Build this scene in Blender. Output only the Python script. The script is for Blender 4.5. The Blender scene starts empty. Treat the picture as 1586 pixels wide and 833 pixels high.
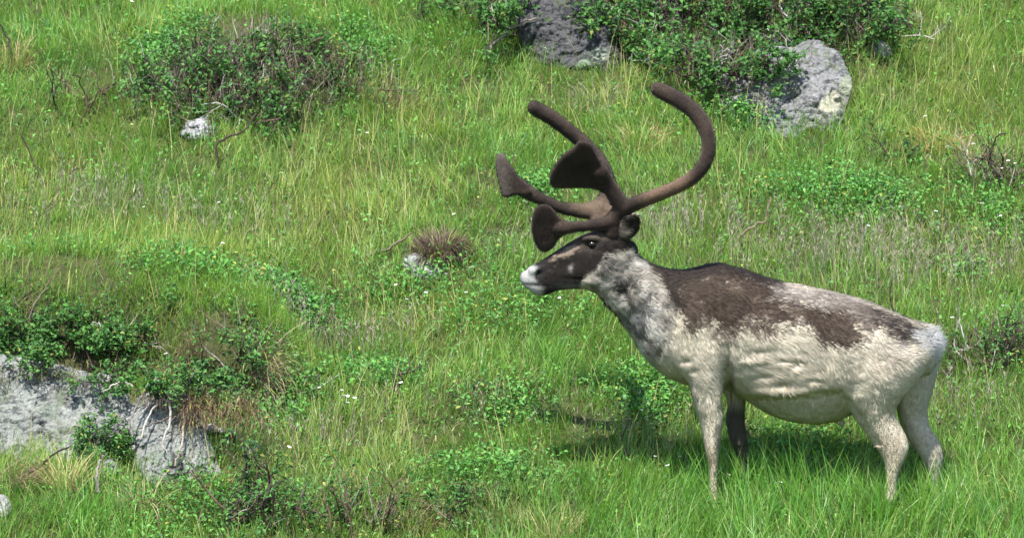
import bpy, math, random
import numpy as np
from mathutils import Vector

SC = bpy.context.scene
COL = SC.collection
R = np.random.default_rng(7)
random.seed(7)

# ------------------------------------------------------------------ camera, sky, sun, exposure
PITCH = math.radians(4.0)
DIST = 30.0
FPX = 340.0 * DIST                      # focal length in photograph pixels
FWD = np.array([0, math.cos(PITCH), -math.sin(PITCH)])
UPV = np.array([0, math.sin(PITCH), math.cos(PITCH)])
RIGHT = np.array([1.0, 0, 0])
CAM = -DIST * FWD
cam_data = bpy.data.cameras.new('camera')
cam = bpy.data.objects.new('camera', cam_data); COL.objects.link(cam)
cam.location = CAM; cam.rotation_euler = (math.pi/2 - PITCH, 0, 0)
cam_data.sensor_width = 36; cam_data.lens = 36 * FPX / 1586
cam_data.clip_start = 0.5; cam_data.clip_end = 3000
cam_data.dof.use_dof = True
cam_data.dof.focus_distance = 30.2
cam_data.dof.aperture_fstop = 11.0
SC.camera = cam

SUN_EL, SUN_AZ = math.radians(60), math.radians(-14)      # azimuth: to the right (negative: left) of straight behind the camera
sd = np.array([math.sin(SUN_AZ)*math.cos(SUN_EL), -math.cos(SUN_AZ)*math.cos(SUN_EL), math.sin(SUN_EL)])
w = bpy.data.worlds.new('World'); SC.world = w; w.use_nodes = True
nt = w.node_tree
sky = nt.nodes.new('ShaderNodeTexSky'); sky.sky_type = 'NISHITA'; sky.sun_disc = False
sky.sun_elevation = SUN_EL
sky.sun_rotation = math.atan2(sd[0], sd[1])
nt.links.new(sky.outputs[0], nt.nodes['Background'].inputs[0])
nt.nodes['Background'].inputs[1].default_value = 0.15
sl = bpy.data.lights.new('sun', 'SUN'); sl.energy = 4.8; sl.angle = math.radians(0.53); sl.color = (1.0, 0.95, 0.87)
so = bpy.data.objects.new('sun', sl); COL.objects.link(so)
so.rotation_euler = Vector((sd[0], sd[1], sd[2])).to_track_quat('Z', 'Y').to_euler()
so.location = (8, -20, 25)
SC.view_settings.view_transform = 'Standard'; SC.view_settings.look = 'None'
SC.view_settings.exposure = 1.15; SC.view_settings.gamma = 1.0
SC.render.engine = 'CYCLES'
SC.cycles.max_bounces = 6; SC.cycles.diffuse_bounces = 3; SC.cycles.transmission_bounces = 4
SC.cycles.use_denoising = False if False else SC.cycles.use_denoising

# ------------------------------------------------------------------ helpers
def ray(px, py):
    d = FWD + RIGHT*((px-793.0)/FPX) + UPV*((416.5-py)/FPX)
    return d
def P(px, py, y=0.0):
    """the point of the plane Y=y that the photograph shows at pixel (px, py)"""
    d = ray(px, py); t = (y-CAM[1])/d[1]
    return CAM + d*t

def hsh(i, j, k, s):
    n = (i*73856093) ^ (j*19349663) ^ (k*83492791) ^ (s*2654435)
    n = n & 0xffffffff
    n = (n ^ (n >> 15)) * 2246822519 & 0xffffffff
    n = (n ^ (n >> 13)) * 3266489917 & 0xffffffff
    n = n ^ (n >> 16)
    return (n & 0xffffff) / float(0xffffff)
def vnoise(p, scale=1.0, seed=0):
    """value noise in [-1,1]; p (N,3)"""
    q = np.asarray(p, float)*scale
    f = np.floor(q).astype(np.int64); u = q-f; u = u*u*u*(u*(u*6-15)+10)
    o = np.zeros(len(q))
    for a in (0, 1):
        for b in (0, 1):
            for c in (0, 1):
                wgt = (u[:, 0] if a else 1-u[:, 0])*(u[:, 1] if b else 1-u[:, 1])*(u[:, 2] if c else 1-u[:, 2])
                o += wgt*hsh(f[:, 0]+a, f[:, 1]+b, f[:, 2]+c, seed)
    return o*2-1
def fbm(p, scale, octv=3, seed=0):
    o = 0; amp = 1; tot = 0
    for k in range(octv):
        o = o + amp*vnoise(p, scale*2**k, seed+k*17); tot += amp; amp *= 0.5
    return o/tot
def sst(a, b, x):
    t = np.clip((x-a)/(b-a), 0, 1); return t*t*(3-2*t)
def xy0(x, y):
    return np.stack([x, y, np.zeros_like(x)], 1)

def mesh_np(name, V, T, mat, parent=None, col=None, smooth=True, quads=None, normals=None):
    me = bpy.data.meshes.new(name)
    V = np.asarray(V, np.float32)
    T = np.asarray(T, np.int32).reshape(-1, 3) if T is not None and len(T) else np.zeros((0, 3), np.int32)
    Q = np.asarray(quads, np.int32).reshape(-1, 4) if quads is not None and len(quads) else np.zeros((0, 4), np.int32)
    me.vertices.add(len(V)); me.vertices.foreach_set('co', V.ravel())
    nl = T.size+Q.size
    me.loops.add(nl); me.loops.foreach_set('vertex_index', np.concatenate([T.ravel(), Q.ravel()]))
    me.polygons.add(len(T)+len(Q))
    st = np.concatenate([np.arange(len(T))*3, len(T)*3+np.arange(len(Q))*4]).astype(np.int32)
    me.polygons.foreach_set('loop_start', st)
    me.update(calc_edges=True)
    me.polygons.foreach_set('use_smooth', np.full(len(T)+len(Q), smooth))
    if col is not None:
        a = me.attributes.new('col', 'FLOAT_COLOR', 'POINT')
        c = np.ones((len(V), 4), np.float32); c[:, :3] = col
        a.data.foreach_set('color', c.ravel())
    if normals is not None:
        me.normals_split_custom_set_from_vertices(np.asarray(normals, np.float32))
    me.materials.append(mat)
    o = bpy.data.objects.new(name, me); COL.objects.link(o)
    if parent is not None: o.parent = parent
    return o
def tag(o, label=None, cat=None, group=None, kind=None):
    if label: o['label'] = label
    if cat: o['category'] = cat
    if group: o['group'] = group
    if kind: o['kind'] = kind
    return o
def empty(name, loc, label=None, cat=None, group=None):
    o = bpy.data.objects.new(name, None); COL.objects.link(o); o.location = loc
    o.empty_display_size = 0.05
    return tag(o, label, cat, group)

# ------------------------------------------------------------------ materials
def mat_new(name):
    m = bpy.data.materials.new(name); m.use_nodes = True
    return m, m.node_tree, m.node_tree.nodes['Principled BSDF']
def foliage_mat(name, transl=0.35, rough=0.5, spec=0.35, tint=(1.15, 1.2, 0.55)):
    m, t, b = mat_new(name)
    a = t.nodes.new('ShaderNodeAttribute'); a.attribute_name = 'col'
    t.links.new(a.outputs['Color'], b.inputs['Base Color'])
    b.inputs['Roughness'].default_value = rough
    b.inputs['Specular IOR Level'].default_value = spec
    tr = t.nodes.new('ShaderNodeBsdfTranslucent')
    mx = t.nodes.new('ShaderNodeMix'); mx.data_type = 'RGBA'; mx.blend_type = 'MULTIPLY'
    mx.inputs[0].default_value = 1
    t.links.new(a.outputs['Color'], mx.inputs[6]); mx.inputs[7].default_value = (*tint, 1)
    t.links.new(mx.outputs[2], tr.inputs['Color'])
    s = t.nodes.new('ShaderNodeMixShader'); s.inputs[0].default_value = transl
    t.links.new(b.outputs[0], s.inputs[1]); t.links.new(tr.outputs[0], s.inputs[2])
    t.links.new(s.outputs[0], t.nodes['Material Output'].inputs['Surface'])
    return m
def attr_mat(name, rough=0.8, spec=0.2, noise=None, bump=0.0, bscale=200, sheen=0.0, sheen_tint=(1, 1, 1)):
    m, t, b = mat_new(name)
    a = t.nodes.new('ShaderNodeAttribute'); a.attribute_name = 'col'
    c = a.outputs['Color']
    tc = t.nodes.new('ShaderNodeTexCoord')
    if noise:
        sc, amt = noise
        n = t.nodes.new('ShaderNodeTexNoise'); n.inputs['Scale'].default_value = sc
        n.inputs['Detail'].default_value = 6; n.inputs['Roughness'].default_value = 0.65
        t.links.new(tc.outputs['Object'], n.inputs['Vector'])
        mr = t.nodes.new('ShaderNodeMapRange')
        mr.inputs[1].default_value = 0.25; mr.inputs[2].default_value = 0.75
        mr.inputs[3].default_value = 1-amt; mr.inputs[4].default_value = 1+amt
        t.links.new(n.outputs[0], mr.inputs[0])
        v = t.nodes.new('ShaderNodeVectorMath'); v.operation = 'SCALE'
        t.links.new(c, v.inputs[0]); t.links.new(mr.outputs[0], v.inputs['Scale'])
        c = v.outputs[0]
    t.links.new(c, b.inputs['Base Color'])
    b.inputs['Roughness'].default_value = rough
    b.inputs['Specular IOR Level'].default_value = spec
    if sheen:
        b.inputs['Sheen Weight'].default_value = sheen
        b.inputs['Sheen Roughness'].default_value = 0.45
        b.inputs['Sheen Tint'].default_value = (*sheen_tint, 1)
    if bump:
        n2 = t.nodes.new('ShaderNodeTexNoise'); n2.inputs['Scale'].default_value = bscale
        n2.inputs['Detail'].default_value = 5
        t.links.new(tc.outputs['Object'], n2.inputs['Vector'])
        bp = t.nodes.new('ShaderNodeBump'); bp.inputs['Strength'].default_value = bump
        bp.inputs['Distance'].default_value = 0.01
        t.links.new(n2.outputs[0], bp.inputs['Height']); t.links.new(bp.outputs[0], b.inputs['Normal'])
    return m
M_GRASS = foliage_mat('grass_blades', 0.42, 0.42, 0.42)
M_LEAF = foliage_mat('leaves', 0.30, 0.5, 0.25)
M_DRY = foliage_mat('dry_straw', 0.22, 0.6, 0.25, (1.05, 1.0, 0.8))
M_FLOWER = foliage_mat('white_petals', 0.3, 0.7, 0.1, (1, 1, 1))
M_BARK = attr_mat('bark', 0.85, 0.15, (60, 0.5), 0.5, 150)
M_ROCK = attr_mat('lichen_rock', 0.9, 0.12, (75, 0.5), 1.0, 90)
M_SOIL = attr_mat('turf_soil', 0.95, 0.05, (25, 0.5), 0.8, 60)
M_FUR = attr_mat('fur', 0.75, 0.12, (90, 0.10), 0.35, 160, 0.04, (0.9, 0.87, 0.85))
M_STRAND = attr_mat('fur_strands', 0.7, 0.15)
M_VELVET = attr_mat('antler_velvet', 0.85, 0.08, (70, 0.22), 0.4, 300, 0.30, (0.8, 0.68, 0.6))
M_EYE, _t, _b = mat_new('dark_eye')
_b.inputs['Base Color'].default_value = (0.012, 0.009, 0.008, 1); _b.inputs['Roughness'].default_value = 0.15

# ------------------------------------------------------------------ terrain
_ys = np.linspace(-900, 1200, 42001)
_sl = np.interp(_ys, [-900, -60, -34, -24, -14, -9, -3, -1.5, 14, 30, 60, 1200],
                     [0, 0, -0.10, -0.17, -0.17, -0.02, 0.30, 0.40, 0.40, 0.22, 0.02, 0.0])
_hz = np.concatenate([[0], np.cumsum((_sl[1:]+_sl[:-1])*0.5*np.diff(_ys))])
_hz += -1.025 - np.interp(0, _ys, _hz)
def basexy(px, py):
    d = ray(px, py)                                 # the plane z = -1.025 + 0.4 y
    t = (-1.025 + 0.4*CAM[1] - CAM[2])/(d[2]-0.4*d[1])
    p = CAM+d*t
    return p[0], p[1]
BUMPS = []
def bump(px, py, rx, ry, a): BUMPS.append((*basexy(px, py), rx, ry, a))
bump(395, 120, 0.62, 0.60, 0.22)      # hummock under the upper left shrub
bump(880, 40, 0.5, 0.5, 0.14)
bump(1250, 40, 0.7, 0.5, 0.22)
bump(672, 375, 0.13, 0.18, 0.06)
bump(1270, 330, 0.45, 0.35, 0.08)
bump(720, 770, 0.30, 0.2, 0.06)
bump(560, 500, 0.5, 0.4, -0.05)
BUMPS.append((1.5, 0.36, 1.1, 0.34, -0.07))           # the animal stands on a slightly flatter step
BANK_X0, BANK_Y = basexy(90, 610)
def terrain(x, y):
    x = np.asarray(x, float); y = np.asarray(y, float)
    h = np.interp(y, _ys, _hz)
    for bx, by, rx, ry, a in BUMPS:
        h = h + a*np.exp(-((x-bx)/rx)**2-((y-by)/ry)**2)
    # the turf bank above the lower left rocks: a short step up, easing back into the slope behind
    yb = BANK_Y + 0.10*np.sin(x*3.1+1) + np.interp(x, [-2.6, -1.75, -1.2], [0.04, 0.02, -0.18])
    win = sst(-0.86, -1.28, x)*sst(-4.5, -3.0, x)
    st = sst(-0.02, 0.26, y-yb)*(1-sst(0.35, 1.7, y-yb))
    h = h + 0.30*win*st
    p = xy0(x.ravel(), y.ravel())
    d = np.hypot((x-1.25)/0.9, y/0.5)
    k = 0.35+0.65*sst(0.7, 1.6, d)
    n = fbm(p, 1.3, 2, 3).reshape(x.shape)*0.07 + fbm(p, 3.6, 2, 9).reshape(x.shape)*0.034
    far = sst(12, 40, np.hypot(x, y))
    h = h + n*k + far*fbm(p, 0.12, 2, 5).reshape(x.shape)*0.5
    return h
def hit(px, py):
    """where the ray through a pixel of the photograph meets the ground"""
    d = ray(px, py)
    ys = np.linspace(-1.6, 12, 1400); t = (ys-CAM[1])/d[1]
    pts = CAM[None]+d[None]*t[:, None]
    g = terrain(pts[:, 0], pts[:, 1])
    b = np.where(pts[:, 2] <= g)[0]
    i = b[0] if len(b) else len(ys)-1
    q = pts[i]; return np.array([q[0], q[1], g[i]])

def axis_warp(lo, hi, step, far, grow=1.35):
    a = list(np.arange(lo, hi+1e-6, step)); s = step
    up = []; v = a[-1]
    while v < far: s = min(s*grow, 60); v += s; up.append(v)
    s = step; dn = []; v = a[0]
    while v > -far: s = min(s*grow, 60); v -= s; dn.append(v)
    return np.array(dn[::-1]+a+up)
gx = axis_warp(-3.3, 3.3, 0.039, 900); gy = axis_warp(-1.4, 7.2, 0.039, 900)
GX, GY = np.meshgrid(gx, gy)
GZ = terrain(GX.ravel(), GY.ravel()).reshape(GX.shape)
V = np.stack([GX.ravel(), GY.ravel(), GZ.ravel()], 1)
nx, ny = len(gx), len(gy)
I = np.arange(nx*ny).reshape(ny, nx)
Q = np.stack([I[:-1, :-1], I[:-1, 1:], I[1:, 1:], I[1:, :-1]], -1).reshape(-1, 4)
n1 = fbm(V, 2.2, 3, 21)[:, None]
near = (1-sst(5, 14, np.hypot(V[:, 0], V[:, 1]-3)))[:, None]
soil = np.array([0.050, 0.055, 0.022])+np.array([0.014, 0.02, 0.0])*n1
turf = np.array([0.085, 0.125, 0.032])+np.array([0.03, 0.025, 0.01])*n1
gcol = soil*near + turf*(1-near)
gnd = mesh_np('ground', V, None, M_SOIL, quads=Q, col=np.clip(gcol, 0.005, 1)); gnd['kind'] = 'structure'
# ------------------------------------------------------------------ blades of grass
def blades(root, h, az, th0, th1, w, cb, ct, seg=3, face=None):
    """ribbon blades: root (N,3), height, lean azimuth, start lean, extra bend, width, base and tip colour"""
    N = len(root)
    ts = np.linspace(0, 1, seg+1)
    up = np.array([0, 0, 1.0])
    hd = np.stack([np.cos(az), np.sin(az), np.zeros(N)], 1)
    if face is None: face = R.uniform(0, 2*np.pi, N)
    sd_ = np.stack([np.cos(face), np.sin(face), np.zeros(N)], 1)
    cur = root.copy(); lv = []; col = []
    for k, t in enumerate(ts):
        if k:
            a = th0+th1*(t-0.5/seg)
            cur = cur+(up[None]*np.cos(a)[:, None]+hd*np.sin(a)[:, None])*(h/seg)[:, None]
        c = cb+(ct-cb)*t
        if k < seg:
            ww = w*(1-0.55*t**1.5)*0.5
            lv += [cur-sd_*ww[:, None], cur+sd_*ww[:, None]]; col += [c, c]
        else:
            lv.append(cur); col.append(c)
    nv = 2*seg+1
    V = np.stack(lv, 1).reshape(-1, 3); C = np.stack(col, 1).reshape(-1, 3)
    base = (np.arange(N)*nv)[:, None]
    f = []
    for k in range(seg-1):
        f += [[2*k, 2*k+1, 2*k+3], [2*k, 2*k+3, 2*k+2]]
    f.append([2*seg-2, 2*seg-1, 2*seg])
    T = (base[:, None, :]+np.array(f)[None]).reshape(-1, 3)
    return V, T, C
def lump(parts):
    off = 0; VV = []; TT = []; CC = []
    for V, T, C in parts:
        VV.append(V); TT.append(T+off); CC.append(C); off += len(V)
    return np.concatenate(VV), np.concatenate(TT), np.concatenate(CC)

# patches of the hillside: (pixel x, pixel y, radius x, radius y, strength), turned into ellipses on the ground
def patch(plist, x, y):
    o = np.zeros(len(x))
    for px, py, rx, ry, s in plist:
        bx, by = basexy(px, py)
        o = np.maximum(o, s*np.exp(-(((x-bx)/(rx/340))**2+((y-by)/(ry/160))**2)))
    return o
LUSH = [(1330, 800, 420, 95, 1), (1000, 830, 200, 60, .8), (150, 815, 190, 50, .9), (860, 560, 130, 80, .45), (1030, 520, 120, 80, .5),
        (1250, 700, 160, 60, .6), (560, 90, 120, 90, .35), (800, 230, 160, 70, .5), (60, 60, 140, 80, .5), (1230, 240, 120, 60, .4), (700, 60, 120, 60, .4)]
DRYP = [(250, 400, 320, 90, .6), (520, 300, 260, 80, .75), (100, 300, 140, 60, .5), (880, 190, 140, 50, .5), (1450, 120, 130, 110, .6),
        (1440, 215, 90, 30, .8), (640, 180, 90, 60, .5), (230, 480, 90, 30, .7), (480, 700, 120, 60, .55), (400, 740, 90, 40, .5),
        (950, 160, 90, 40, .6), (580, 660, 120, 60, .5), (1520, 380, 130, 60, .4), (40, 720, 60, 30, .7), (800, 790, 110, 40, .35), (700, 480, 120, 60, .5)]
HAZE = [(1380, 420, 260, 42, 1), (1040, 375, 110, 35, .8), (860, 390, 60, 40, .5), (540, 525, 120, 26, .9), (1480, 640, 110, 30, .6), (150, 330, 150, 35, .6),
        (330, 360, 150, 40, .4), (480, 700, 120, 30, .5), (1000, 690, 90, 22, .6), (780, 660, 90, 20, .4)]
DARK = [(830, 650, 200, 35, .8), (1300, 710, 90, 40, .7), (460, 480, 110, 40, .7), (600, 570, 110, 40, .6), (740, 790, 130, 40, .8), (430, 800, 130, 50, .7),  # dark grass, with the reindeer's shadow left of and between its legs painted in
        (800, 500, 150, 50, .4), (1400, 330, 200, 45, .6), (130, 130, 60, 60, .5), (400, 180, 190, 50, .5), (1530, 550, 90, 40, .6), (1180, 345, 130, 30, .5),
        (560, 620, 60, 30, .6), (1150, 190, 80, 30, .7), (900, 110, 90, 25, .5), (690, 20, 80, 30, .6)]
BARE = []          # (x, y, rx, ry): no grass here (filled by the rocks)

def scatter(n, x0, x1, y0, y1):
    x = R.uniform(x0, x1, n); y = R.uniform(y0, y1, n)
    return x, y
ROCK_ZONES = [(85, 636, 130, 62), (275, 668, 66, 46), (880, 50, 70, 46), (1235, 132, 86, 48), (655, 405, 24, 8), (680, 392, 30, 12), (655, 420, 26, 12), (308, 198, 18, 6)]
SHRUB_ZONES = [(395, 130, 175, 62), (1220, 55, 210, 55), (85, 530, 140, 30), (1015, 75, 65, 38), (775, 35, 60, 32), (340, 615, 90, 32), (385, 805, 50, 20), (1120, 130, 60, 40)]
def keep_mask(x, y):
    k = np.ones(len(x), bool)
    for px, py, rx, ry in ROCK_ZONES:
        bx, by = basexy(px, py)
        k &= (((x-bx)/(rx/340))**2+((y-by)/(ry/160))**2) > 1
    for px, py, rx, ry in SHRUB_ZONES:
        bx, by = basexy(px, py)
        k &= ((((x-bx)/(rx/340))**2+((y-by)/(ry/160))**2) > 1) | (R.random(len(x)) < .22)
    return k
G_MID = np.array([0.145, 0.290, 0.040]); G_LUSH = np.array([0.115, 0.310, 0.045]); G_YEL = np.array([0.36, 0.40, 0.085])
G_STRAW = np.array([0.52, 0.47, 0.22]); G_DARK = np.array([0.070, 0.165, 0.028]); G_BLUE = np.array([0.10, 0.235, 0.095]); G_OLIVE = np.array([0.22, 0.26, 0.075])
G_MAUVE = np.array([0.27, 0.235, 0.19])

def grass_fields(x, y):
    p = xy0(x, y)
    lush = patch(LUSH, x, y); dry = patch(DRYP, x, y); dark = patch(DARK, x, y)
    n1 = fbm(p, 2.0, 3, 41); n2 = fbm(p, 7.0, 2, 51)
    dry = np.clip(dry+0.40*n1+0.25*n2-0.06, 0, 1); dark = np.clip(dark*1.0+0.45*fbm(p, 4.5, 2, 61)+.45*fbm(p, 1.9, 2, 66)-0.10, 0, 1)
    lush = np.clip(lush+0.35*fbm(p, 1.6, 2, 71), 0, 1)
    return lush, dry, dark
def grass_colours(x, y, lush, dry, dark, straw_bias=0.0):
    N = len(x)
    c = np.tile(G_MID, (N, 1)); r = R.random(N)
    mixc = lambda c, q, k: c+(q-c)*k[:, None]
    c = mixc(c, G_LUSH, lush*0.9)
    c = mixc(c, G_YEL, np.clip(dry*0.95*R.uniform(0.1, 1.2, N)*(1-0.6*lush), 0, 1))
    c = mixc(c, G_DARK, dark*0.85)
    c = mixc(c, G_BLUE, (R.random(N) < 0.16)*0.8)
    c = mixc(c, G_OLIVE, (R.random(N) < 0.18)*0.7)
    s = r < (0.03+0.17*dry+straw_bias)*(1-0.7*lush)
    c = mixc(c, G_STRAW, s*R.uniform(0.5, 1.0, N))
    c *= R.uniform(0.70, 1.32, N)[:, None]
    return c

def make_grass():
    parts = []
    # long blades, in small clumps
    nc = 18300; per = 10
    cx, cy = scatter(nc, -3.0, 3.0, -0.95, 6.7)
    x = np.repeat(cx, per)+R.normal(0, 0.021, nc*per); y = np.repeat(cy, per)+R.normal(0, 0.021, nc*per)
    cl = np.repeat(R.uniform(0.7, 1.25, nc), per); caz = np.repeat(np.pi*1.3*vnoise(xy0(cx, cy), 1.7, 77)-1.57+R.normal(0, .9, nc), per)
    k = keep_mask(x, y); x, y, cl, caz = x[k], y[k], cl[k], caz[k]
    lush, dry, dark = grass_fields(x, y); N = len(x)
    feet = np.exp(-((x-1.3)/0.9)**2-((y+0.32)/0.34)**2)
    h = (0.105+0.075*lush+0.035*dry-0.03*dark+0.125*feet)*cl*R.uniform(0.55, 1.3, N)
    bend = R.gamma(2.0, 0.28, N)*(1+0.5*lush)
    th0 = np.abs(R.normal(0.12, 0.20, N))
    az = caz+R.normal(0, 0.9, N)
    w_ = R.uniform(0.0022, 0.0044, N)*(1+0.25*lush-0.2*dry)
    c = grass_colours(x, y, lush, dry, dark)
    tipc = c*1.15+(G_YEL-c)*(0.35*R.random(N)*(0.4+dry))[:, None]
    root = np.stack([x, y, terrain(x, y)-0.01], 1)
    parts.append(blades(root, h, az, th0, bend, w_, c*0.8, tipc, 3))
    # short dense undergrowth
    n = 150000
    x, y = scatter(n, -2.9, 2.9, -0.8, 6.6); k = keep_mask(x, y); x, y = x[k], y[k]
    lush, dry, dark = grass_fields(x, y); N = len(x)
    h = (0.055+0.025*lush)*R.uniform(0.5, 1.6, N)
    c = grass_colours(x, y, lush, dry*0.8, np.clip(dark+0.1, 0, 1))
    root = np.stack([x, y, terrain(x, y)-0.008], 1)
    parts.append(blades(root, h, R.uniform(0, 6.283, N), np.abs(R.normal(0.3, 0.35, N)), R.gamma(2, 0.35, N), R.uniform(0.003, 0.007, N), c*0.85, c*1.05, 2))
    # beyond the frame, thinner and coarser
    n = 40000
    x, y = scatter(n, -9, 9, -5, 14); k = (np.abs(x) > 2.9) | (y < -0.85) | (y > 6.6); x, y = x[k], y[k]
    lush, dry, dark = grass_fields(x, y); N = len(x)
    c = grass_colours(x, y, lush, dry, dark)
    root = np.stack([x, y, terrain(x, y)-0.01], 1)
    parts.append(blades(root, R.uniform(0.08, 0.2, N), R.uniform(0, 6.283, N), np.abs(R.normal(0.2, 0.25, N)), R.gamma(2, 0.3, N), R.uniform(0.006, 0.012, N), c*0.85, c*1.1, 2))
    # the steep front of the turf bank
    n = 9000; x = R.uniform(-2.7, -0.95, n); y = BANK_Y+np.interp(x, [-2.6, -1.75, -1.2], [.04, .02, -.18])+R.uniform(-.02, .6, n)
    k = keep_mask(x, y) & (R.random(n) < .7); x, y = x[k], y[k]; N = len(x)
    c = grass_colours(x, y, np.full(N, .4), np.full(N, .35), np.zeros(N))
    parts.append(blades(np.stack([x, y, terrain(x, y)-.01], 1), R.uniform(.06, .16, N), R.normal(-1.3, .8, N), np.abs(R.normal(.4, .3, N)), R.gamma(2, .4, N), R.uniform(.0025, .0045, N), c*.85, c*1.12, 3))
    V, T, C = lump(parts)
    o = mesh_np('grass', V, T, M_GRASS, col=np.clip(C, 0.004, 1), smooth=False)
    return tag(o, 'short and long green hill grass covering the slope all round the reindeer', 'grass', kind='stuff')
make_grass()

def make_stalks():
    """straw coloured flowering stalks, and the grey-mauve heads that veil parts of the slope"""
    parts = []
    x, y = scatter(60000, -2.9, 2.9, -0.6, 6.5); k = keep_mask(x, y); x, y = x[k], y[k]
    _, dry, _ = grass_fields(x, y); hz = patch(HAZE, x, y)
    pr = 0.02+0.10*dry
    k = R.random(len(x)) < pr; xs, ys_ = x[k], y[k]; N = len(xs)
    root = np.stack([xs, ys_, terrain(xs, ys_)], 1)
    h = R.uniform(0.14, 0.31, N); az = R.uniform(0, 6.283, N)
    c = G_STRAW*R.uniform(0.6, 1.15, N)[:, None]; c = c+(G_YEL-c)*(R.random(N)*0.7)[:, None]
    parts.append(blades(root, h, az, np.abs(R.normal(0.08, 0.13, N)), R.gamma(2, 0.12, N), R.uniform(0.002, 0.0036, N), c*0.8, c, 3))
    k = R.random(len(x)) < 0.75*hz; xs, ys_ = x[k], y[k]; N = len(xs)
    root = np.stack([xs, ys_, terrain(xs, ys_)], 1)
    h = R.uniform(0.12, 0.24, N); az = R.uniform(0, 6.283, N); th0 = np.abs(R.normal(0.1, 0.12, N)); bd = R.gamma(2, 0.08, N)
    c = G_MAUVE*R.uniform(0.7, 1.4, N)[:, None]
    parts.append(blades(root, h, az, th0, bd, R.uniform(0.0016, 0.0024, N), c*0.7, c, 3))
    # panicle: a few fine side blades near the top
    for j in range(5):
        f = R.uniform(0.62, 0.97, N); a = th0+bd*f*0.5
        hd = np.stack([np.cos(az)*np.sin(a), np.sin(az)*np.sin(a), np.cos(a)], 1)
        r2 = root+hd*(h*f)[:, None]
        parts.append(blades(r2, R.uniform(0.015, 0.035, N), R.uniform(0, 6.283, N), R.uniform(0.4, 1.1, N), R.uniform(-.2, .4, N), R.uniform(0.002, 0.0034, N), c*0.9, c*1.15, 2))
    V, T, C = lump(parts)
    o = mesh_np('grass_stalks', V, T, M_DRY, col=np.clip(C, 0.004, 1), smooth=False)
    tag(o, 'thin straw coloured stalks and grey mauve seed heads above the grass', 'grass stalks', kind='stuff')
make_stalks()
# ------------------------------------------------------------------ the reindeer
def ring_loft(rings):
    """closed tube through rings (each (M,3)); ends closed with fans"""
    M = len(rings[0]); V = np.concatenate(rings); T = []
    for k in range(len(rings)-1):
        a = k*M; b = a+M
        for j in range(M):
            j2 = (j+1) % M
            T += [[a+j, a+j2, b+j2], [a+j, b+j2, b+j]]
    c0 = rings[0].mean(0); c1 = rings[-1].mean(0)
    n = len(V); V = np.concatenate([V, [c0, c1]])
    for j in range(M):
        j2 = (j+1) % M
        T += [[j2, j, n], [(len(rings)-1)*M+j, (len(rings)-1)*M+j2, n+1]]
    return V, np.array(T)
def spl(a, n):
    """Catmull-Rom resampling of rows"""
    a = np.asarray(a, float); m = len(a)
    t = np.linspace(0, m-1, n); i = np.clip(t.astype(int), 0, m-2); u = (t-i)[:, None]
    p1 = a[i]; p2 = a[i+1]; p0 = a[np.maximum(i-1, 0)]; p3 = a[np.minimum(i+2, m-1)]
    p0 = np.where((i == 0)[:, None], 2*p1-p2, p0); p3 = np.where((i == m-2)[:, None], 2*p2-p1, p3)
    return 0.5*((2*p1)+(-p0+p2)*u+(2*p0-5*p1+4*p2-p3)*u*u+(-p0+3*p1-3*p2+p3)*u**3)
def sections(rows, n=None, M=28, e=1.0, round_ends=(0, 0), lat=(0, 1, 0)):
    """rows: (ax, ay, bx, by, y0, half thickness): the two outline pixels of each cross-section of a limb or trunk"""
    rows = spl(rows, n) if n else np.asarray(rows, float)
    th = np.linspace(0, 2*np.pi, M, endpoint=False)
    ce = np.sign(np.cos(th))*np.abs(np.cos(th))**e; se = np.sign(np.sin(th))*np.abs(np.sin(th))**e
    lat = np.array(lat, float); lat /= np.linalg.norm(lat)
    out = []
    def ring(r, s, off=None):
        A = P(r[0], r[1], r[4]); B = P(r[2], r[3], r[4]); c = (A+B)/2; hv = (A-B)/2
        if off is not None: c = c+off
        return c[None]+s*(ce[:, None]*hv[None]+se[:, None]*lat[None]*r[5])
    def centre(r):
        A = P(r[0], r[1], r[4]); B = P(r[2], r[3], r[4]); return (A+B)/2, np.linalg.norm(A-B)/2
    c0, r0 = centre(rows[0]); c1, _ = centre(rows[1]); d0 = (c0-c1)/np.linalg.norm(c0-c1)
    if round_ends[0]:
        for q in (0.95, 0.8, 0.5, 0.25): out.append(ring(rows[0], math.sqrt(1-q*q), d0*q*round_ends[0]*r0))
    for r in rows: out.append(ring(r, 1.0))
    c2, r2 = centre(rows[-1]); c3, _ = centre(rows[-2]); d1 = (c2-c3)/np.linalg.norm(c2-c3)
    if round_ends[1]:
        for q in (0.25, 0.5, 0.8, 0.95): out.append(ring(rows[-1], math.sqrt(1-q*q), d1*q*round_ends[1]*r2))
    return ring_loft(out)
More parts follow.
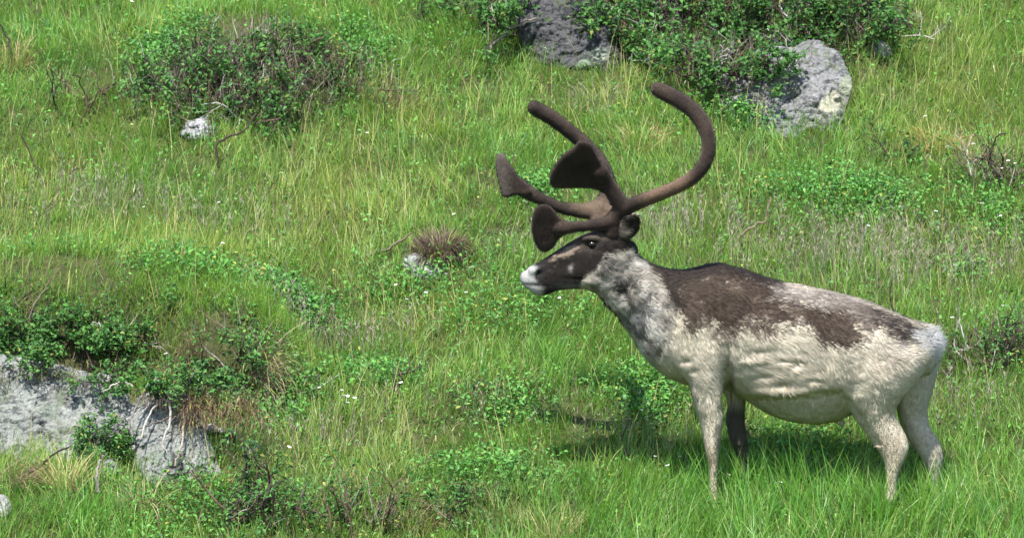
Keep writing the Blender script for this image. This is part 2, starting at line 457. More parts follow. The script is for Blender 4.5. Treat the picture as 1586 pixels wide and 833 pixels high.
def tube(pts, radii, n=None, M=16, flat=None):
    """tube through 3D points; flat=(axis, k) squashes the section along an axis"""
    pr = np.concatenate([np.asarray(pts, float), np.asarray(radii, float)[:, None]], 1)
    if n: pr = spl(pr, n)
    p, r = pr[:, :3], np.maximum(pr[:, 3], 1e-4)
    tg = np.gradient(p, axis=0); tg /= np.linalg.norm(tg, axis=1)[:, None]+1e-12
    u = np.cross(tg[0], [0.3, 1, 0.2]); u /= np.linalg.norm(u)
    th = np.linspace(0, 2*np.pi, M, endpoint=False); rings = []
    for k in range(len(p)):
        u = u-tg[k]*np.dot(u, tg[k]); u /= np.linalg.norm(u)+1e-12; v = np.cross(tg[k], u)
        rings.append(p[k]+r[k]*(np.cos(th)[:, None]*u+np.sin(th)[:, None]*v))
    def cap(k, s):
        base = rings[k]; c = base.mean(0); o = []
        for q in (0.4, 0.75, 0.95): o.append(c+(base-c)*math.sqrt(1-q*q)+tg[k]*s*r[k]*q)
        return o
    return ring_loft(cap(0, -1)[::-1]+rings+cap(-1, 1))
def ellipsoid(c, ax, M=20):
    th = np.linspace(0, 2*np.pi, M, endpoint=False); rings = []
    for q in np.linspace(-0.96, 0.96, 11):
        s = math.sqrt(1-q*q)
        rings.append(np.array(c)+np.stack([s*np.cos(th)*ax[0], s*np.sin(th)*ax[1], np.full(M, q*ax[2])], 1))
    return ring_loft(rings)
def join(parts):
    off = 0; VV = []; TT = []
    for V, T in parts: VV.append(V); TT.append(T+off); off += len(V)
    return np.concatenate(VV), np.concatenate(TT)
def remesh(parts, voxel, smooth):
    """one continuous skin over overlapping solids"""
    V, T = join(parts)
    me = bpy.data.meshes.new('tmp'); me.from_pydata(V.tolist(), [], T.tolist()); me.update()
    o = bpy.data.objects.new('tmp', me); COL.objects.link(o)
    m = o.modifiers.new('r', 'REMESH'); m.mode = 'VOXEL'; m.voxel_size = voxel
    dg = bpy.context.evaluated_depsgraph_get(); ev = o.evaluated_get(dg); em = ev.to_mesh()
    n = len(em.vertices); v = np.empty(n*3, np.float32); em.vertices.foreach_get('co', v); v = v.reshape(-1, 3).astype(float)
    q = np.array([list(p.vertices) for p in em.polygons if len(p.vertices) == 4], np.int64)
    ev.to_mesh_clear(); bpy.data.objects.remove(o); bpy.data.meshes.remove(me)
    E = np.concatenate([q[:, [0, 1]], q[:, [1, 2]], q[:, [2, 3]], q[:, [3, 0]]])
    v = laplace(v, E, smooth)
    return v, q, E
def laplace(v, E, wts):
    n = len(v); deg = np.bincount(E.ravel(), minlength=n).astype(float)+1e-9
    wts = [wts]*1 if np.isscalar(wts) else wts
    for w_ in wts:
        s = np.zeros_like(v)
        for k in range(3):
            s[:, k] = np.bincount(E[:, 0], v[E[:, 1], k], n)+np.bincount(E[:, 1], v[E[:, 0], k], n)
        d = s/deg[:, None]-v
        v = v+d*(w_[:, None] if not np.isscalar(w_) else w_)
    return v
def vnormals(v, q):
    fn = np.cross(v[q[:, 2]]-v[q[:, 0]], v[q[:, 3]]-v[q[:, 1]])
    n = np.zeros_like(v)
    for k in range(4):
        for c in range(3): n[:, c] += np.bincount(q[:, k], fn[:, c], len(v))
    return n/(np.linalg.norm(n, axis=1)[:, None]+1e-12)
def to_px(v):
    """pixel of the photograph under which a point of the animal's mid-plane lies (side view of the coat)"""
    r = v-CAM; dx = r[:, 0]; dz = r@UPV; dy = r@FWD
    return 793+FPX*dx/dy, 416.5-FPX*dz/dy
def poly_sd(px, py, poly):
    """signed distance to a polygon in pixels, positive inside"""
    poly = np.asarray(poly, float); n = len(poly)
    d = np.full(len(px), 1e9); ins = np.zeros(len(px), bool)
    for i in range(n):
        a = poly[i]; b = poly[(i+1) % n]; ab = b-a
        t = np.clip(((px-a[0])*ab[0]+(py-a[1])*ab[1])/(ab@ab), 0, 1)
        d = np.minimum(d, np.hypot(px-a[0]-t*ab[0], py-a[1]-t*ab[1]))
        c = (a[1] > py) != (b[1] > py)
        xi = a[0]+(py-a[1])*(ab[0])/(ab[1] if abs(ab[1]) > 1e-9 else 1e-9)
        ins ^= c & (px < xi)
    return np.where(ins, d, -d)

TORSO = [(968, 372, 910, 443, -.03, .070), (990, 396, 932, 462, -.02, .084), (1018, 411, 960, 495, -.01, .100), (1046, 417, 983, 530, 0, .125),
         (1084, 413, 1010, 566, 0, .162), (1116, 408, 1055, 593, 0, .192), (1150, 416, 1130, 606, 0, .215), (1200, 433, 1194, 642, 0, .240),
         (1250, 442, 1244, 655, 0, .252), (1300, 454, 1292, 652, 0, .248), (1345, 467, 1335, 632, 0, .235), (1385, 483, 1375, 606, 0, .215),
         (1420, 498, 1408, 590, 0, .180), (1438, 516, 1432, 578, 0, .120)]
HEAD = [(814, 420, 819, 448, -.085, .030), (820, 413, 828, 456, -.083, .044), (835, 405, 843, 458, -.078, .050), (856, 392, 861, 451, -.070, .052), (876, 379, 881, 448, -.062, .060),
        (898, 366, 902, 448, -.052, .072), (920, 357, 920, 452, -.045, .084), (942, 353, 940, 458, -.038, .088), (962, 358, 958, 450, -.030, .080), (978, 374, 972, 440, -.02, .058)]
NF = [(1050, 500, 1146, 505, -.12, .07), (1052, 545, 1134, 540, -.135, .085), (1064, 585, 1124, 575, -.140, .075), (1071, 608, 1122, 606, -.142, .062), (1079, 638, 1121, 640, -.142, .052), (1087, 668, 1118, 668, -.142, .044),
      (1090, 688, 1115, 688, -.142, .042), (1094, 708, 1113, 708, -.142, .034), (1098, 728, 1112, 728, -.142, .026), (1098, 760, 1111, 760, -.142, .022), (1097, 786, 1113, 786, -.142, .026), (1092, 800, 1111, 799, -.142, .028), (1084, 816, 1112, 816, -.142, .036)]
FF = [(1090, 540, 1160, 540, .10, .07), (1112, 590, 1156, 590, .09, .07), (1121, 620, 1154, 618, .085, .052), (1123, 648, 1154, 648, .085, .045), (1129, 676, 1157, 676, .085, .043), (1137, 698, 1159, 698, .085, .036),
      (1143, 716, 1160, 716, .085, .026), (1146, 745, 1160, 745, .085, .021), (1146, 772, 1162, 772, .085, .025), (1140, 783, 1160, 783, .085, .027), (1132, 799, 1160, 799, .085, .035)]
NH = [(1290, 500, 1432, 515, -.10, .07), (1284, 545, 1442, 545, -.125, .105), (1292, 580, 1432, 570, -.140, .110), (1306, 612, 1408, 602, -.145, .090), (1322, 645, 1388, 632, -.145, .066), (1338, 668, 1391, 652, -.145, .052),
      (1353, 688, 1404, 674, -.145, .044), (1363, 703, 1408, 694, -.145, .040), (1369, 718, 1402, 713, -.145, .033), (1371, 738, 1393, 736, -.145, .026), (1371, 765, 1389, 765, -.145, .023), (1368, 788, 1391, 788, -.145, .026), (1362, 801, 1389, 801, -.145, .028), (1352, 817, 1388, 817, -.145, .036)]
FH = [(1340, 520, 1444, 532, .08, .08), (1360, 560, 1452, 556, .09, .10), (1378, 592, 1449, 588, .08, .085), (1388, 622, 1440, 618, .075, .062), (1392, 650, 1436, 640, .075, .05), (1402, 672, 1440, 660, .075, .044),
      (1414, 692, 1453, 680, .075, .041), (1426, 710, 1461, 702, .075, .038), (1433, 728, 1460, 722, .075, .032), (1438, 744, 1457, 742, .075, .025), (1439, 764, 1455, 764, .075, .022), (1437, 776, 1457, 776, .075, .026), (1431, 788, 1455, 788, .075, .028), (1423, 803, 1455, 803, .075, .036)]
def squat(rows, y0, k):
    f = lambda y: y if y < y0 else y0+(y-y0)*k
    return [(a, f(b), c, f(d), e, g) for a, b, c, d, e, g in rows]
NF = squat(NF, 700, .78); FF = squat(FF, 690, .84); NH = squat(NH, 710, .75); FH = squat(FH, 705, .86)
NEAR_EAR = [(951, 360, 968, 374, -.075, .022), (955, 350, 978, 369, -.095, .021), (960, 341, 987, 360, -.112, .018), (966, 335, 991, 352, -.128, .014), (976, 331, 990, 342, -.14, .010)]
FAR_EAR = [(950, 356, 966, 366, .05, .020), (948, 340, 974, 356, .075, .022), (952, 332, 976, 345, .095, .016), (960, 328, 974, 335, .105, .010)]

def build_reindeer():
    root = empty('reindeer', P(1240, 812, 0.0), 'bull reindeer with velvet antlers and shedding cream and brown coat standing in grass', 'reindeer')
    parts = [sections(TORSO, 60, 36, 0.92, (0.5, 0.55)), sections(HEAD, 40, 28, 0.92, (0.8, 0.4), (-0.15, 1, 0)),
             sections(NF, 50, 22, 0.95), sections(FF, 46, 22, 0.95), sections(NH, 50, 24, 0.95), sections(FH, 46, 24, 0.95),
             sections(NEAR_EAR, 14, 16, 1.0, (0, 0.8), (0.25, 1, 0)), sections(FAR_EAR, 14, 16, 1.0, (0, 0.8), (0.2, 1, 0))]
    # shoulder and haunch muscle, chest, tail, brow, jaw, sheath
    E = lambda px, py, y, ax: parts.append(ellipsoid(P(px, py, y), ax))
    E(1088, 530, -.13, (.15, .085, .20)); E(1088, 530, .13, (.15, .085, .20))
    E(1352, 560, -.145, (.20, .095, .19)); E(1362, 560, .14, (.20, .095, .19))
    E(1108, 440, 0, (.15, .10, .10)); E(1058, 548, 0, (.11, .13, .115))
    parts.append(tube([P(1418, 508, 0), P(1434, 516, 0), P(1443, 532, 0), P(1444, 554, 0)], [.035, .036, .026, .012], 14))
    parts.append(tube([P(1294, 640, 0), P(1300, 652, 0), P(1306, 655, 0)], [.03, .02, .013], 6))
    E(915, 370, -.105, (.045, .025, .022)); E(915, 372, .02, (.045, .025, .022))
    E(918, 425, -.085, (.07, .04, .06)); E(918, 425, -.01, (.07, .04, .06))
    E(828, 420, -.112, (.030, .022, .026)); E(828, 420, -.052, (.030, .022, .026))
    v, q, Ed = remesh(parts, 0.0066, [0.5])
    px, py = to_px(v)
    headw = sst(1010, 930, px)
    v = laplace(v, Ed, [0.5*(1-0.75*headw)]*9)
    n = vnormals(v, q); px, py = to_px(v)
    # relief: woolly lumps on flank and neck, folds, nostril, mouth, eye socket
    nz = fbm(v, 16, 3, 81); nz2 = fbm(v, 42, 2, 82)
    body = sst(905, 960, px)*sst(690, 640, py)
    flank = np.exp(-((px-1215)/95)**2-((py-570)/40)**2)
    neck = np.exp(-((px-955)/45)**2-((py-450)/50)**2)
    d = body*(0.004*nz+0.002*nz2)+flank*(0.009*np.abs(fbm(v*np.array([.8, 1, 1.9]), 10, 3, 83))-0.003)+neck*(0.012*np.abs(nz)+0.007*nz2)
    rear = n[:, 0]
    for (sx, sy, wx, wy, dep) in [(1129, 585, 5.5, 38, -.034), (1127, 620, 7, 22, -.022), (1137, 560, 5, 22, .010), (1062, 560, 9, 4, -.008), (1075, 575, 7, 4, -.008), (1022, 545, 5, 12, -.008), (962, 450, 7, 9, -.022), (985, 488, 20, 10, -.010), (1232, 566, 8, 5, -.020), (1222, 560, 16, 3, -.010), (1208, 598, 9, 5, -.018), (1180, 585, 12, 4, -.012), (1258, 590, 10, 4, -.010), (1165, 560, 22, 4, .008), (1388, 500, 16, 11, .009), (1075, 500, 9, 45, .007), (1300, 560, 14, 40, .006), (1180, 545, 30, 5, -.006),
                                  (1190, 606, 40, 5, .010), (1240, 608, 30, 6, .012), (1294, 585, 12, 30, .006), (1446, 560, 5, 40, -.006)]:
        d = d+dep*np.exp(-((px-sx)/wx)**2-((py-sy)/wy)**2)
    side = np.abs(n[:, 1]) > 0.3
    for (sx, sy, wx, wy, dep, a) in [(835, 424, 7, 4.5, -.016, -.6), (833, 442, 18, 2.2, -.006, .1), (916, 377, 8, 5, -.009, .1), (880, 410, 22, 10, -.006, -.3), (890, 432, 24, 2.5, -.004, .05), (866, 400, 22, 5, .005, -.5), (972, 353, 5, 10, -.010, .7), (905, 368, 16, 3, .004, .3), (926, 388, 20, 3, -.004, .2)]:
        ca, sa = math.cos(a), math.sin(a); ux = (px-sx)*ca+(py-sy)*sa; uy = -(px-sx)*sa+(py-sy)*ca
        d = d+side*dep*np.exp(-(ux/wx)**2-(uy/wy)**2)
    line = np.interp(px, [1120, 1150, 1200, 1260, 1300, 1340], [628, 612, 609, 604, 600, 640])+4*nz
    tuck = sst(-3, 9, py-line)*sst(1128, 1150, px)*sst(1322, 1296, px-(py-600)*.55)
    v[:, 1] *= 1-.20*tuck*(py < 690)
    v = v+n*d[:, None]
    v = laplace(v, Ed, [0.3])
    n = vnormals(v, q); px, py = to_px(v)
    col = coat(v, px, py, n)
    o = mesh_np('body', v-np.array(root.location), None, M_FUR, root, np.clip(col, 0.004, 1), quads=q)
    # fur: short flat hairs lying along the coat, longer on neck, rump and tail
    Nh = 170000
    w0 = 1.0+3.2*np.exp(-((px-1450)/25)**2-((py-535)/28)**2)+0.9*neck
    w0 = w0*(py < 765)
    idx = R.choice(len(v), Nh, p=w0/w0.sum())
    hv, hn, hpx, hpy = v[idx]+R.normal(0, .002, (Nh, 3)), n[idx], px[idx], py[idx]
    flow = np.tile(np.array([0.85, 0, -0.5]), (Nh, 1))
    flow[hpx < 930] = [0.9, 0, 0.1]
    lg = hpy > 610; flow[lg] = [0.1, 0, -1]
    flow = flow+np.stack([fbm(hv, 9, 2, 91), fbm(hv, 9, 2, 92), fbm(hv, 9, 2, 93)], 1)*0.75
    nk = np.exp(-((hpx-965)/50)**2-((hpy-450)/55)**2)[:, None]
    flow = flow+nk*np.stack([vnoise(hv, 30, 94), vnoise(hv, 30, 95), vnoise(hv, 30, 96)], 1)*2.2
    tl = np.exp(-((hpx-1446)/18)**2-((hpy-525)/26)**2)[:, None]
    flow = flow+tl*(np.array([.7, 0, 0.9])+R.normal(0, .6, (Nh, 3)))
    flow = flow-hn*(flow*hn).sum(1)[:, None]; flow /= np.linalg.norm(flow, axis=1)[:, None]+1e-9
    L = np.full(Nh, .017); L = np.where(hpx < 930, .006, L); L = np.where(hpy > 640, .009, L)
    L = L+.012*np.exp(-((hpx-1215)/110)**2-((hpy-570)/50)**2)+.010*nk[:, 0]+.024*tl[:, 0]+.003*(hpx > 1380)*(hpy < 600)
    L = L*R.uniform(.6, 1.35, Nh)
    lift = R.uniform(.05, .32, Nh)+0.35*nk[:, 0]*R.random(Nh)+.9*tl[:, 0]*R.random(Nh)
    tip = hv+L[:, None]*(flow+hn*lift[:, None])
    sdv = np.cross(hn, flow); wd = R.uniform(.0014, .0024, Nh)[:, None]*np.where(hpx < 930, 0.7, 1)[:, None]
    base = hv-hn*.002
    HV = np.stack([base+sdv*wd, base-sdv*wd, tip], 1).reshape(-1, 3)
    jit = hv-flow*L[:, None]*.5+R.normal(0, .0045, hv.shape); jx, jy = to_px(jit)
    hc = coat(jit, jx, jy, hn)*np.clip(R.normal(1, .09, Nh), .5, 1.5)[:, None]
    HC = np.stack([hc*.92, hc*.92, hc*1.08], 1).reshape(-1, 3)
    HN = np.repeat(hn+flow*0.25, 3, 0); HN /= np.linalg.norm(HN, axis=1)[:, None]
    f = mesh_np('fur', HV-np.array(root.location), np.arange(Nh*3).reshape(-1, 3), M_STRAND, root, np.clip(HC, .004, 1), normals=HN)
    f['kind'] = 'stuff'
    # eyes
    for nm, y in (('near', -.118), ('far', .038)):
        V, T = ellipsoid(P(917, 378, y), (.0165, .012, .0125))
        mesh_np('eye', V-np.array(root.location), T, M_EYE, root)
    return root

CREAM = np.array([.43, .378, .295]); BROWN = np.array([.046, .032, .024]); BLACK = np.array([.020, .017, .017]); GREY = np.array([.145, .122, .106])
WHITE = np.array([0.516, 0.507, 0.481]); TAN = np.array([0.303, 0.240, 0.178]); NECKL = np.array([.265, .235, .200]); NECK_SHADE = np.array([.12, .12, .125]); FACE = np.array([.011, .0085, .0075])
def coat(v, px, py, n):
    q1 = fbm(v, 14, 3, 101); q2 = fbm(v, 45, 3, 102); q3 = fbm(v, 6, 2, 103); q4 = fbm(v*np.array([.6, 1., 1.5]), 70, 2, 104)
    c = np.tile(CREAM, (len(v), 1))
    def lay(c, k, to): return c+(to-c)*np.clip(k, 0, 1)[:, None]
    c = lay(c, .35*sst(-.2, .5, q1), np.array([.36, .31, .24]))
    c = lay(c, .30*sst(.1, .6, q2), np.array([.50, .47, .41]))
    # ochre staining under the flank wool, pinkish on the legs
    c = lay(c, .55*np.exp(-((px-1200)/60)**2-((py-598)/16)**2)*sst(-.3, .4, q2), np.array([.27, .20, .11]))
    c = lay(c, .6*sst(590, 700, py)*sst(-.6, .6, q1+.2), TAN)
    c = lay(c, .30*np.exp(-((px-1300)/70)**2-((py-560)/30)**2)*sst(-.2, .4, q1), np.array([.43, .33, .26]))
    # belly skin behind the wool
    c = lay(c, .5*sst(608, 628, py)*sst(1160, 1200, px)*sst(1330, 1300, px), np.array([.38, .36, .31]))
    E = lambda poly: poly_sd(px, py, poly)
    rag = 9*q1+7*q2+5*q4
    # neck
    nk = E([(925, 392), (985, 388), (1018, 425), (1040, 455), (1046, 500), (1035, 540), (1000, 575), (955, 512), (920, 470), (896, 447), (905, 425)])
    c = lay(c, sst(-10, 14, nk+rag*.6), NECKL)
    c = lay(c, sst(-4, 10, nk)*sst(-.05, .26, fbm(v, 27, 2, 108)+.35*q1)*.9, np.array([.075, .067, .062]))
    c = lay(c, sst(-4, 10, nk)*sst(.02, .34, fbm(v, 24, 2, 105))*.85, np.array([.50, .465, .41]))
    c = lay(c, 1.2*np.exp(-((px-962)/9)**2-((py-450)/11)**2), BLACK)  # shadow in the neck hollow painted black into the coat
    c = lay(c, .8*np.exp(-((px-985)/28)**2-((py-488)/22)**2), NECK_SHADE)  # bluish shade under the neck painted into the coat
    c = lay(c, .9*sst(-4, 8, E([(925, 470), (945, 485), (975, 520), (1010, 560), (1000, 568), (960, 515), (930, 482)])+rag*.3), np.array([.40, .405, .41]))  # bluish shade along throat and chest edge, put into the colour
    # back
    sad = E([(1040, 416), (1110, 404), (1150, 412), (1200, 434), (1245, 458), (1300, 472), (1330, 484), (1326, 508), (1334, 530), (1302, 542), (1268, 534), (1250, 508), (1212, 506), (1184, 516), (1146, 508), (1118, 522), (1100, 506), (1070, 514), (1050, 498), (1042, 465)])
    kb = sst(-5, 5, sad+rag*2.0)
    c = lay(c, kb, BROWN*.9)
    c = lay(c, kb*sst(.05, .45, q1+.3*q4)*.6, np.array([.10, .073, .055]))
    # pale flecks where the winter coat still clings
    c = lay(c, kb*sst(.10, .55, q1*.5+q2*.4+q4*.5-.015*np.clip(sad-10, 0, 40)*.5)*.75*sst(1060, 1110, px), np.array([.40, .34, .28]))
    rd = E([(1334, 462), (1400, 484), (1432, 508), (1424, 530), (1394, 536), (1376, 514), (1350, 510), (1332, 492)])
    kr = sst(-5, 4, rd+rag*1.8); c = lay(c, kr, np.array([.035, .027, .023]))
    c = lay(c, kr*sst(.18, .45, q2+.4*q4)*.5, np.array([.38, .32, .26]))
    gr = E([(1185, 430), (1300, 450), (1350, 466), (1348, 520), (1326, 500), (1300, 480), (1240, 474), (1198, 460)])
    c = lay(c, sst(-5, 7, gr+rag*1.0)*.9, GREY*(1.05))
    c = lay(c, sst(-5, 7, gr+rag)*sst(.0, .35, q4+.5*q2)*.65, np.array([.36, .325, .285]))
    c = lay(c, .6*np.exp(-((px-1385)/20)**2-((py-555)/14)**2), GREY)
    c = lay(c, .5*sst(-4, 8, E([(1330, 500), (1400, 535), (1420, 560), (1380, 550), (1340, 530)])+rag), np.array([.40, .34, .30]))
    br = E([(1290, 474), (1345, 466), (1350, 512), (1335, 532), (1310, 530), (1290, 505)])
    c = lay(c, sst(-5, 5, br+rag*1.8)*sst(-.35, .15, q4+.6*q2)*.85, np.array([.075, .055, .043]))
    # darkest band, along the topline and down over the shoulder
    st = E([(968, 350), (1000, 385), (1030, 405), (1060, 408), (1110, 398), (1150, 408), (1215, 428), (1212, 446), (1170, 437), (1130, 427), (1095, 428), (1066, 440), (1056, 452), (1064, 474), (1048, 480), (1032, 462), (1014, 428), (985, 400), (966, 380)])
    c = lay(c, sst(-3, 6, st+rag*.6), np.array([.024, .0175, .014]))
    # legs
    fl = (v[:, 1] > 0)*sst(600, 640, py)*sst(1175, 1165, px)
    c = lay(c, fl*.95, np.array([.030, .025, .022]))  # far foreleg darkened for the shadow of the near one
    c = lay(c, (v[:, 1] > .03)*sst(600, 660, py)*sst(1340, 1360, px)*.35, np.array([.20, .16, .13]))  # far hind leg darkened too, shade put into its colour
    c = lay(c, sst(-4, 4, E([(1108, 655), (1116, 660), (1114, 700), (1106, 690)])+rag*.5)*.7, np.array([.09, .075, .07]))
    c = lay(c, .7*np.exp(-((px-1100)/9)**2-((py-712)/16)**2), np.array([.30, .20, .13]))
    c = lay(c, .5*np.exp(-((px-1362)/8)**2-((py-690)/22)**2)*sst(-.2, .3, q2), np.array([.26, .17, .12]))
    c = lay(c, .8*np.exp(-((px-1452)/5)**2-((py-700)/8)**2), np.array([.22, .14, .09]))
    hoof = sst(772, 778, py-2*(v[:, 1] > 0))
    c = lay(c, hoof, np.array([.03, .026, .022]))
    # rump and tail
    c = lay(c, sst(-8, 8, E([(1412, 512), (1440, 500), (1475, 505), (1475, 560), (1452, 575), (1440, 545), (1420, 535)])+rag*.5), np.array([.47, .46, .44]))
    c = lay(c, .45*sst(1395, 1440, px)*sst(540, 590, py), np.array([.36, .34, .31]))
    # head
    hd = E([(800, 380), (860, 330), (960, 330), (1000, 330), (998, 372), (980, 384), (955, 388), (935, 392), (925, 415), (905, 432), (895, 460), (800, 470)])
    c = lay(c, sst(-3, 4, hd+rag*.45), FACE)
    c = lay(c, sst(-3, 4, hd)*sst(.1, .5, q2)*.5, np.array([.038, .030, .026]))
    c = lay(c, sst(-2, 3, E([(846, 402), (866, 392), (888, 378), (896, 383), (886, 396), (868, 403), (852, 409)])+rag*.8)*.85, np.array([.17, .13, .10]))
    c = lay(c, .45*np.exp(-((px-884)/3.5)**2-((py-415)/6)**2)*sst(-.1, .3, q4), np.array([.42, .40, .38]))
    c = lay(c, .5*np.exp(-((px-900)/18)**2-((py-375)/12)**2), np.array([.085, .066, .054]))
    c = lay(c, .5*np.exp(-((px-925)/16)**2-((py-366)/7)**2), np.array([.12, .095, .075]))
    c = lay(c, np.exp(-((px-917)/11)**2-((py-377)/7)**2), np.array([.012, .01, .009]))
    c = lay(c, np.exp(-((px-885)/30)**2-((py-444)/5)**2)*.5, np.array([.17, .16, .15]))
    mz = E([(806, 405), (822, 409), (832, 415), (830, 428), (828, 438), (841, 447), (841, 464), (804, 464)])
    c = lay(c, sst(-6, 5, mz+rag*.3), np.array([.30, .292, .285]))
    c = lay(c, sst(-2, 2, E([(829, 431), (832, 420), (841, 413), (848, 416), (845, 428), (837, 436)])+1.5)*(np.abs(n[:, 1]) > .2), np.array([.010, .009, .009]))
    c = lay(c, .9*np.exp(-((px-824)/17)**2-((py-441-(px-822)*.12)/2.4)**2), np.array([.03, .026, .024]))
    c = lay(c, .8*np.exp(-((px-848)/14)**2-((py-446)/9)**2), FACE)
    c = lay(c, sst(-2, 3, E([(955, 346), (968, 342), (974, 356), (966, 370), (955, 366)])+rag*.3)*.55*(v[:, 1] < 0), np.array([.22, .18, .15]))
    c = c*(1+.06*q4[:, None]+.09*q2[:, None])
    return c

# ------------------------------------------------------------------ antlers
def palm(outline, y, thick, M=40):
    """a rounded plate with the traced outline of the flattened tine and a real thickness"""
    o = np.asarray(outline, float); k = len(o)
    pts = spl(np.concatenate([o, o[:1]]), 49)[:-1]
    c = pts.mean(0); rings = []
    for q in (-0.97, -.8, -.45, 0, .45, .8, .97):
        s = (1-abs(q)**2.6)**(1/2.6)
        rr = c+(pts-c)*(0.72+0.28*s)
        rings.append(np.array([P(a, b, y(a, b) if callable(y) else y) for a, b in rr])+np.array([0, q*thick, 0]))
    return ring_loft(rings)
def tb(rows, n, M=16):
    return tube([P(r[0], r[1], r[2]) for r in rows], [r[3]/340*0.46 for r in rows], n, M)
def build_antler(root, parts, seed):
    v, q, Ed = remesh(parts, 0.0054, [0.5]*5)
    n = vnormals(v, q)
    v = v+n*(0.0016*fbm(v, 28, 3, seed)+0.0007*fbm(v, 90, 2, seed+3))[:, None]
    px, py = to_px(v)
    k = fbm(v*np.array([1., 1., 1.]), 12, 3, seed+5)
    c = np.tile(np.array([.016, .0112, .0095]), (len(v), 1))
    c = c+(np.array([.029, .020, .0155])-c)*sst(-.2, .5, k)[:, None]
    return v, q, px, py, c
def velvet(root, v, q, c, N, seed):
    n = vnormals(v, q); idx = R.integers(0, len(v), N)
    hv = v[idx]+R.normal(0, .0015, (N, 3)); hn = n[idx]
    f = R.normal(0, 1, (N, 3))+np.array([0, 0, .8]); f -= hn*(f*hn).sum(1)[:, None]; f /= np.linalg.norm(f, axis=1)[:, None]+1e-9
    tip = hv+(hn*R.uniform(.45, 1, N)[:, None]+f*.7)*R.uniform(.004, .008, N)[:, None]
    s = np.cross(hn, f)*R.uniform(.0007, .0012, N)[:, None]; b = hv-hn*.0015
    V = np.stack([b+s, b-s, tip], 1).reshape(-1, 3); hc = c[idx]*R.uniform(.7, 1.3, N)[:, None]
    C = np.stack([hc, hc, hc*2.2+.026], 1).reshape(-1, 3); HN = np.repeat(hn+f*.2, 3, 0); HN /= np.linalg.norm(HN, axis=1)[:, None]  # pale hair tips, lightened further to read as rim light
    o = mesh_np('velvet', V-np.array(root.location), np.arange(N*3).reshape(-1, 3), M_STRAND, None, np.clip(C, .003, 1), normals=HN)
    o['kind'] = 'stuff'; return o
def add_antlers(root):
    L = np.array(root.location)
    parts = [tb([(948, 362, -.075, 30), (950, 345, -.085, 27), (960, 328, -.095, 27), (985, 315, -.13, 24), (1015, 303, -.18, 22), (1045, 291, -.225, 22), (1073, 275, -.255, 23), (1092, 252, -.265, 23), (1098, 226, -.255, 24),
                 (1093, 200, -.235, 26), (1078, 176, -.21, 27), (1056, 158, -.185, 27), (1034, 146, -.165, 27), (1019, 139, -.155, 25)], 90),
             tb([(956, 340, -.09, 24), (935, 346, -.10, 22), (910, 350, -.115, 18), (888, 352, -.125, 19), (868, 353, -.13, 26)], 30),
             palm([(838, 316), (850, 318), (860, 328), (871, 341), (882, 350), (878, 360), (866, 370), (856, 384), (845, 391), (834, 386), (826, 370), (823, 345), (828, 324)], lambda a, b: -.125-.0002*(880-a)-.0010*(352-b), .016),
             tb([(966, 324, -.10, 30), (954, 305, -.115, 27), (941, 284, -.13, 26), (928, 265, -.165, 32)], 30),
             palm([(904, 218), (914, 222), (924, 238), (933, 257), (943, 276), (950, 292), (938, 300), (920, 293), (893, 291), (866, 292), (853, 288), (851, 274), (859, 256), (873, 239), (889, 228), (895, 219)], lambda a, b: -.128-.0002*(940-a)-.0018*(290-b), .021)]
    v, q, px, py, c = build_antler(root, parts, 201)
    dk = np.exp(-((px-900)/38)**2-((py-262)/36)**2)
    c = c*(1-.45*dk)[:, None]  # unlit face of the near palm painted darker
    c = c+(np.array([.105, .068, .047])-c)*(.9*sst(985, 1010, px)*sst(1085, 1050, px)*sst(250, 275, py))[:, None]  # lit streak along the lower beam painted in as lighter brown
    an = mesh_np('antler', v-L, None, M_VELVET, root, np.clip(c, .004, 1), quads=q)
    velvet(root, v, q, c, 42000, 1).parent = an
    parts = [tb([(928, 352, .03, 30), (926, 338, .045, 28), (926, 325, .06, 28), (938, 308, .12, 26), (943, 285, .20, 24), (930, 252, .27, 24), (906, 224, .30, 24), (880, 202, .30, 24), (855, 183, .285, 25), (832, 170, .27, 24), (828, 167, .268, 24)], 80),
             tb([(932, 338, .05, 26), (918, 330, .05, 24), (896, 326, .05, 24), (870, 322, .05, 19), (845, 312, .05, 19), (822, 300, .05, 23), (803, 288, .05, 28)], 40),
             tb([(945, 330, .06, 24), (925, 322, .07, 24), (908, 325, .06, 22)], 14),
             palm([(770, 240), (778, 237), (788, 252), (804, 275), (820, 289), (824, 300), (812, 303), (798, 302), (783, 307), (776, 298), (770, 270), (768, 250)], lambda a, b: .05-.0006*(a-770), .015)]
    v, q, px, py, c = build_antler(root, parts, 251)
    c = c+(np.array([.11, .080, .056])-c)*(.65*sst(870, 910, px)*sst(300, 315, py))[:, None]
    c = c+(np.array([.085, .070, .062])-c)*(.6*sst(800, 775, px))[:, None]
    an = mesh_np('antler', v-L, None, M_VELVET, root, np.clip(c, .004, 1), quads=q)
    velvet(root, v, q, c, 42000, 1).parent = an

deer = build_reindeer()
add_antlers(deer)
